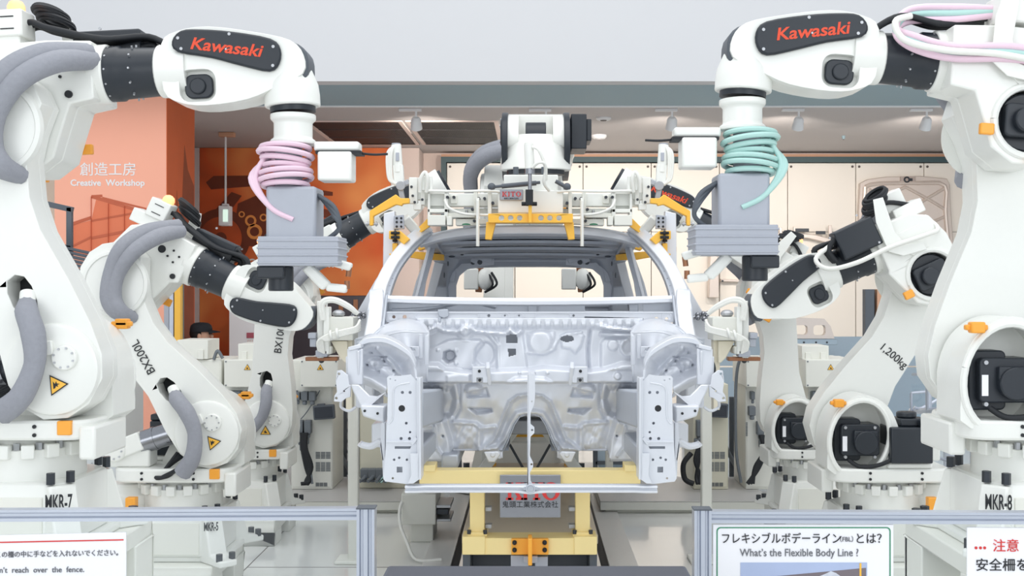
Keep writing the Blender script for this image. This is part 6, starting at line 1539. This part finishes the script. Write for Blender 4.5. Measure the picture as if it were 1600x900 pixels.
# ------------------------------------------------------------------ person in a black cap, seated behind the cabinet, facing the car
d = 12.0; px, pz = fx(312, d), 1.235
M_SKIN = mat('skin', (206, 160, 136), .55); M_CAPM = mat('black_cotton', (26, 28, 34), .85, vary=.1); M_SHIRT = mat('dark_navy_shirt', (52, 56, 70), .85); M_TROU = mat('grey_work_trousers', (96, 98, 104), .85); M_HAIR = mat('black_hair', (24, 22, 22), .7)
st = thing('work_stool', 'low round work stool under the person in the black cap', 'stool', (px - .02, d, 0))
g = G(); g.lathe([(.17, .335), (.18, .35), (.17, .37), (.1, .374)], (px - .02, d, 0), n=28); obj('seat', g, M_BLK2, st)
for i in range(4):
    a = R(45 + 90 * i); g = G(); g.cyl((px - .02 + .2 * math.cos(a), d + .2 * math.sin(a), 0), (px - .02 + .12 * math.cos(a), d + .12 * math.sin(a), .34), .014, n=10); obj('leg', g, M_STEEL, st)
pe = thing('person', 'seated person in a black cap and dark shirt behind the ivory cabinet', 'person', (px, d, 0))
def skinned(name, verts, edges, rad, m, parent, sub=2):
    me = bpy.data.meshes.new(name); inv = WM[parent.name].inverted()
    me.from_pydata([tuple(inv @ Vector(v)) for v in verts], edges, []); me.materials.append(m)
    o = bpy.data.objects.new(name, me); C.objects.link(o); o.parent = parent; WM[o.name] = WM[parent.name]
    sk = o.modifiers.new('skin', 'SKIN'); sk.use_smooth_shade = True
    for i, r in enumerate(rad): me.skin_vertices[0].data[i].radius = (r if isinstance(r, tuple) else (r, r)); me.skin_vertices[0].data[i].use_root = i == 0
    s2 = o.modifiers.new('sub', 'SUBSURF'); s2.levels = sub; s2.render_levels = sub
    return o
def V(x, y, z): return (px + x, d + y, z)
bv_ = [V(-.04, 0, .54), V(-.03, 0, .68), V(-.01, 0, .84), V(0, 0, .95), V(.015, 0, 1.01), V(.03, 0, 1.07), V(.035, 0, 1.13), V(.03, 0, 1.19),
       V(0, -.17, .91), V(.06, -.21, .70), V(.27, -.16, .66), V(0, .17, .91), V(.06, .21, .70), V(.27, .16, .66),
       V(.05, -.1, .51), V(.42, -.11, .50), V(.44, -.11, .1), V(.58, -.12, .05), V(.05, .1, .51), V(.42, .11, .50), V(.44, .11, .1), V(.58, .12, .05)]
be_ = [(0, 1), (1, 2), (2, 3), (3, 4), (4, 5), (5, 6), (6, 7), (3, 8), (8, 9), (9, 10), (3, 11), (11, 12), (12, 13), (0, 14), (14, 15), (15, 16), (16, 17), (0, 18), (18, 19), (19, 20), (20, 21)]
br_ = [(.15, .13), (.15, .11), (.16, .12), (.09, .08), .055, .075, .09, .08, .06, .047, .034, .06, .047, .034, .085, .062, .042, .035, .085, .062, .042, .035]
body = skinned('body', bv_, be_, br_, M_SKIN, pe)
for sy in (-1, 1):                                    # hands resting on the knees, five fingers each
    hv = [V(.27, sy * .16, .66), V(.33, sy * .15, .645)]; he = [(0, 1)]; hr = [.032, (.036, .02)]
    for k in range(4):
        y0 = sy * .15 + (k - 1.5) * .02; n0 = len(hv); L = (.07, .08, .075, .06)[k]
        hv += [V(.36, y0, .64), V(.36 + L * .55, y0, .632), V(.36 + L, y0, .612)]; he += [(1, n0), (n0, n0 + 1), (n0 + 1, n0 + 2)]; hr += [.0095, .009, .008]
    n0 = len(hv); hv += [V(.31, sy * .12, .64), V(.345, sy * .10, .63)]; he += [(0, n0), (n0, n0 + 1)]; hr += [.011, .009]
    skinned('hand', hv, he, hr, M_SKIN, pe)
cl_ = skinned('shirt', [bv_[i] for i in (0, 1, 2, 3, 8, 9, 11, 12)] , [(0, 1), (1, 2), (2, 3), (3, 4), (4, 5), (3, 6), (6, 7)], [(.165, .145), (.165, .125), (.175, .135), (.1, .09), .075, .06, .075, .06], M_SHIRT, pe)
skinned('trousers', [bv_[i] for i in (0, 14, 15, 16, 18, 19, 20)], [(0, 1), (1, 2), (2, 3), (0, 4), (4, 5), (5, 6)], [(.165, .145), .1, .077, .058, .1, .077, .058], M_TROU, pe)
g = G()
for sy in (-1, 1): g.ball(V(.52, sy * .115, .045), .05, 14, (2.3, .9, .85))
obj('shoes', g, M_BLK2, pe)
g = G(); g.ball(V(.128, 0, 1.10), .017, 12, (1.1, .8, 1.3))
for sy in (-1, 1): g.ball(V(.02, sy * .088, 1.10), .026, 12, (.8, .4, 1.2)); 
g.ball(V(.105, 0, 1.06), .022, 12, (.6, 1.3, .35)); obj('face', g, M_SKIN, body)
g = G()
for sy in (-1, 1): g.ball(V(.112, sy * .032, 1.125), .009, 10)
obj('eyes', g, M_INK, body)
g = G(); g.ball(V(-.01, 0, 1.13), .1, 18, (.95, .92, .85)); obj('hair', g, M_HAIR, pe)
g = G(); g.lathe([(.112, 1.145), (.115, 1.17), (.105, 1.21), (.075, 1.235), (.02, 1.243)], V(.015, 0, 0), n=28); br = []
cp = obj('cap', g, M_CAPM, pe)
g = G(); rows = []
for t_ in np.linspace(-1, 1, 11): rows.append([Vector(V(.09 + .02 * (1 - t_ * t_), t_ * .085, 1.15 + .012 * (1 - t_ * t_))), Vector(V(.10 + .115 * math.sqrt(max(0, 1 - t_ * t_ * .85)), t_ * .075, 1.132 + .012 * (1 - t_ * t_)))])
g.loft(rows, closed=False, caps=False); obj('cap_brim', g, M_CAPM, cp, thick=.006)
# ------------------------------------------------------------------ visitors' fence, signs and information desk
DF = 2.6
fe = []
def fence(post_px, rail0, rail1, ytop0, ytop1, label):
    t = thing('aluminium_fence', label, 'fence', (fx(sum(post_px) / 2, DF), DF, 0)); xa, xb = fx(post_px[0], DF), fx(post_px[1], DF); z1 = fz(ytop0 - 2, DF)
    g = G(); w_ = xb - xa; n = 3
    prof = [(xa, 0), (xa + w_ * .16, 0), (xa + w_ * .22, .006), (xa + w_ * .32, .006), (xa + w_ * .38, 0), (xa + w_ * .62, 0), (xa + w_ * .68, .006), (xa + w_ * .78, .006), (xa + w_ * .84, 0), (xb, 0), (xb, w_), (xa, w_)]
    vs = [(x, DF + y, 0) for x, y in prof] + [(x, DF + y, z1) for x, y in prof]; k = len(prof)
    g.add(vs, [tuple(range(k))[::-1], tuple(range(k, 2 * k))] + [(i, (i + 1) % k, k + (i + 1) % k, k + i) for i in range(k)]); po = obj('post', g, M_ALU, t)
    g = G(); g.bx(xa - .001, xb + .001, DF - .001, DF + w_ + .001, z1, z1 + .003); obj('post_cap', g, M_DGREY, po)
    g = G(); a = P(rail0, ytop0, DF); b = P(rail1, ytop1, DF); h = .0265
    pr = [(0, 0), (0, -.006), (.006, -.009), (.006, -.0155), (0, -.019), (0, -h), (.03, -h), (.03, 0)]
    g.loft([[Vector((q.x, DF + .004 + y, q.z + z)) for y, z in pr] for q in (a, b)]); obj('top_rail', g, M_ALU, t)
    g = G(); x0, x1 = sorted((a.x, b.x)); g.bx(x0, x1, DF + .014, DF + .019, .06, min(a.z, b.z) - h); obj('clear_panel', g, M_CLEAR, t)
    g = G(); g.bx(x0, x1, DF + .004, DF + .034, .03, .06); g.bx(x0 - .0 if rail0 < rail1 and post_px[0] > rail1 - 3 else x1 - .03, x0 + .03 if post_px[0] > rail1 - 3 else x1, DF + .004, DF + .034, 0, .03); obj('bottom_rail', g, M_ALU, t)
    return t
fence((557, 585), -60, 557, 798, 795, 'aluminium fence section with the reach-over warning sign')
fence((1085, 1112), 1112, 1680, 800, 802, 'aluminium fence section with the flexible body line sign')
def sign(name, label, x0, x1, y0, y1, d, tilt=0):
    t = thing(name, label, 'sign', tuple(P((x0 + x1) / 2, (y0 + y1) / 2, d))); g = G(); a = P(x0, y1, d); b = P(x1, y0, d); g.sheet([(a.x, a.z), (b.x, a.z), (b.x, b.z + tilt), (a.x, b.z)], d, d + .004); return t, obj('board', g, M_PAPER, t, .0008)
ds = DF + .0095
t, bd = sign('warning_sign', 'white warning sign with a red line, hung on the fence before the near robot base', -118, 197, 839, 990, ds, .011)
g = G(); g.bar(P(-118, 850, ds - .0006), P(193, 843.5, ds - .0006), .001, .0028, up=(0, 0, 1)); obj('red_line', g, M_RED, bd)
lettering('この柵の中に手などを入れないでください。', P(191, 864, ds - .001), .0155, M_INKG, bd, align='RIGHT', ang=1, sx=.93)
lettering('Please  don’t  reach  over  the  fence.', P(132, 890, ds - .001), .0182, M_INKG, bd, align='RIGHT', ang=.6, sx=.96)
t, bd = sign('information_sign', 'white information sign with a green rounded frame on the fence', 1114, 1396, 819.5, 1050, ds)
o1 = rrect(fx(1119.5, ds), fx(1391.5, ds), fz(1044, ds), fz(823.5, ds), .009); o2 = rrect(fx(1121.3, ds), fx(1389.7, ds), fz(1042, ds), fz(825.2, ds), .0075)
g = G(); g.sheet(o1, ds - .0012, ds - .0002, [o2]); obj('green_frame', g, mat('green_ink', (60, 140, 104), .5), bd)
lettering('フレキシブルボデーライン', P(1126, 842.5, ds - .001), .0262, M_INK, bd, align='LEFT', sx=.87)
lettering('（FBL）', P(1323, 843, ds - .001), .0145, M_INKG, bd, sx=.95); lettering('とは？', P(1361, 842.5, ds - .001), .0262, M_INK, bd, sx=.95)
lettering('What’s the Flexible Body Line ?', P(1249, 864, ds - .001), .0245, M_INKG, bd, sx=.86)
g = G(); fb(g, 1157, 1355, 879, 1000, ds - .0012, ds - .0002); ph = obj('printed_photograph', g, mat('printed_blue_grey', (176, 190, 222), .4, vary=.12, scale=9), t)
g = G(); g.sheet([(P(x, y, ds).x, P(x, y, ds).z) for x, y in ((1157, 930), (1157, 905), (1290, 893), (1353, 887), (1353, 930))], ds - .0016, ds - .0013); obj('printed_ceiling', g, mat('printed_taupe', (120, 110, 116), .4), ph)
g = G(); g.sheet([(P(x, y, ds).x, P(x, y, ds).z) for x, y in ((1262, 930), (1280, 900), (1290, 896), (1298, 892), (1306, 895), (1320, 905), (1340, 930))], ds - .002, ds - .0017); obj('printed_robot', g, mat('printed_grey', (206, 210, 220), .4, vary=.3, scale=60), ph)
g = G(); fb(g, 1343, 1346, 880, 920, ds - .002, ds - .0017); obj('printed_post', g, M_YEL, ph)
t, bd = sign('caution_sign', 'white caution sign with red heading at the picture edge', 1511, 1700, 824, 1000, ds, -.002)
g = G()
for x in (1525, 1532, 1538.5): v = P(x, 856, ds - .0005); g.cyl(v, v + Vector((0, -.0008, 0)), .0034, n=14)
obj('red_dots', g, M_RED, bd)
lettering('注意', P(1572, 854, ds - .001), .0305, M_RED, bd); lettering('安全柵を', P(1524, 884, ds - .001), .0305, M_INK, bd, align='LEFT')
t = thing('information_desk', 'dark charcoal desk edge in front of the jig between the fence posts', 'desk', (fx(838, 2.35), 2.3, 0))
za, xa, xb = fz(883, 2.35), fx(605, 2.35), fx(1072, 2.35)
g = G(); g.bx(xa, xb, 2.05, 2.35, za - .03, za); dk = obj('desk_top', g, mat('charcoal_laminate', (66, 70, 82), .4), t, .008, seg=3)
g = G(); g.bx(xa + .05, xb - .05, 2.12, 2.3, .0, za - .03); obj('desk_body', g, M_DGREY, t, .006)
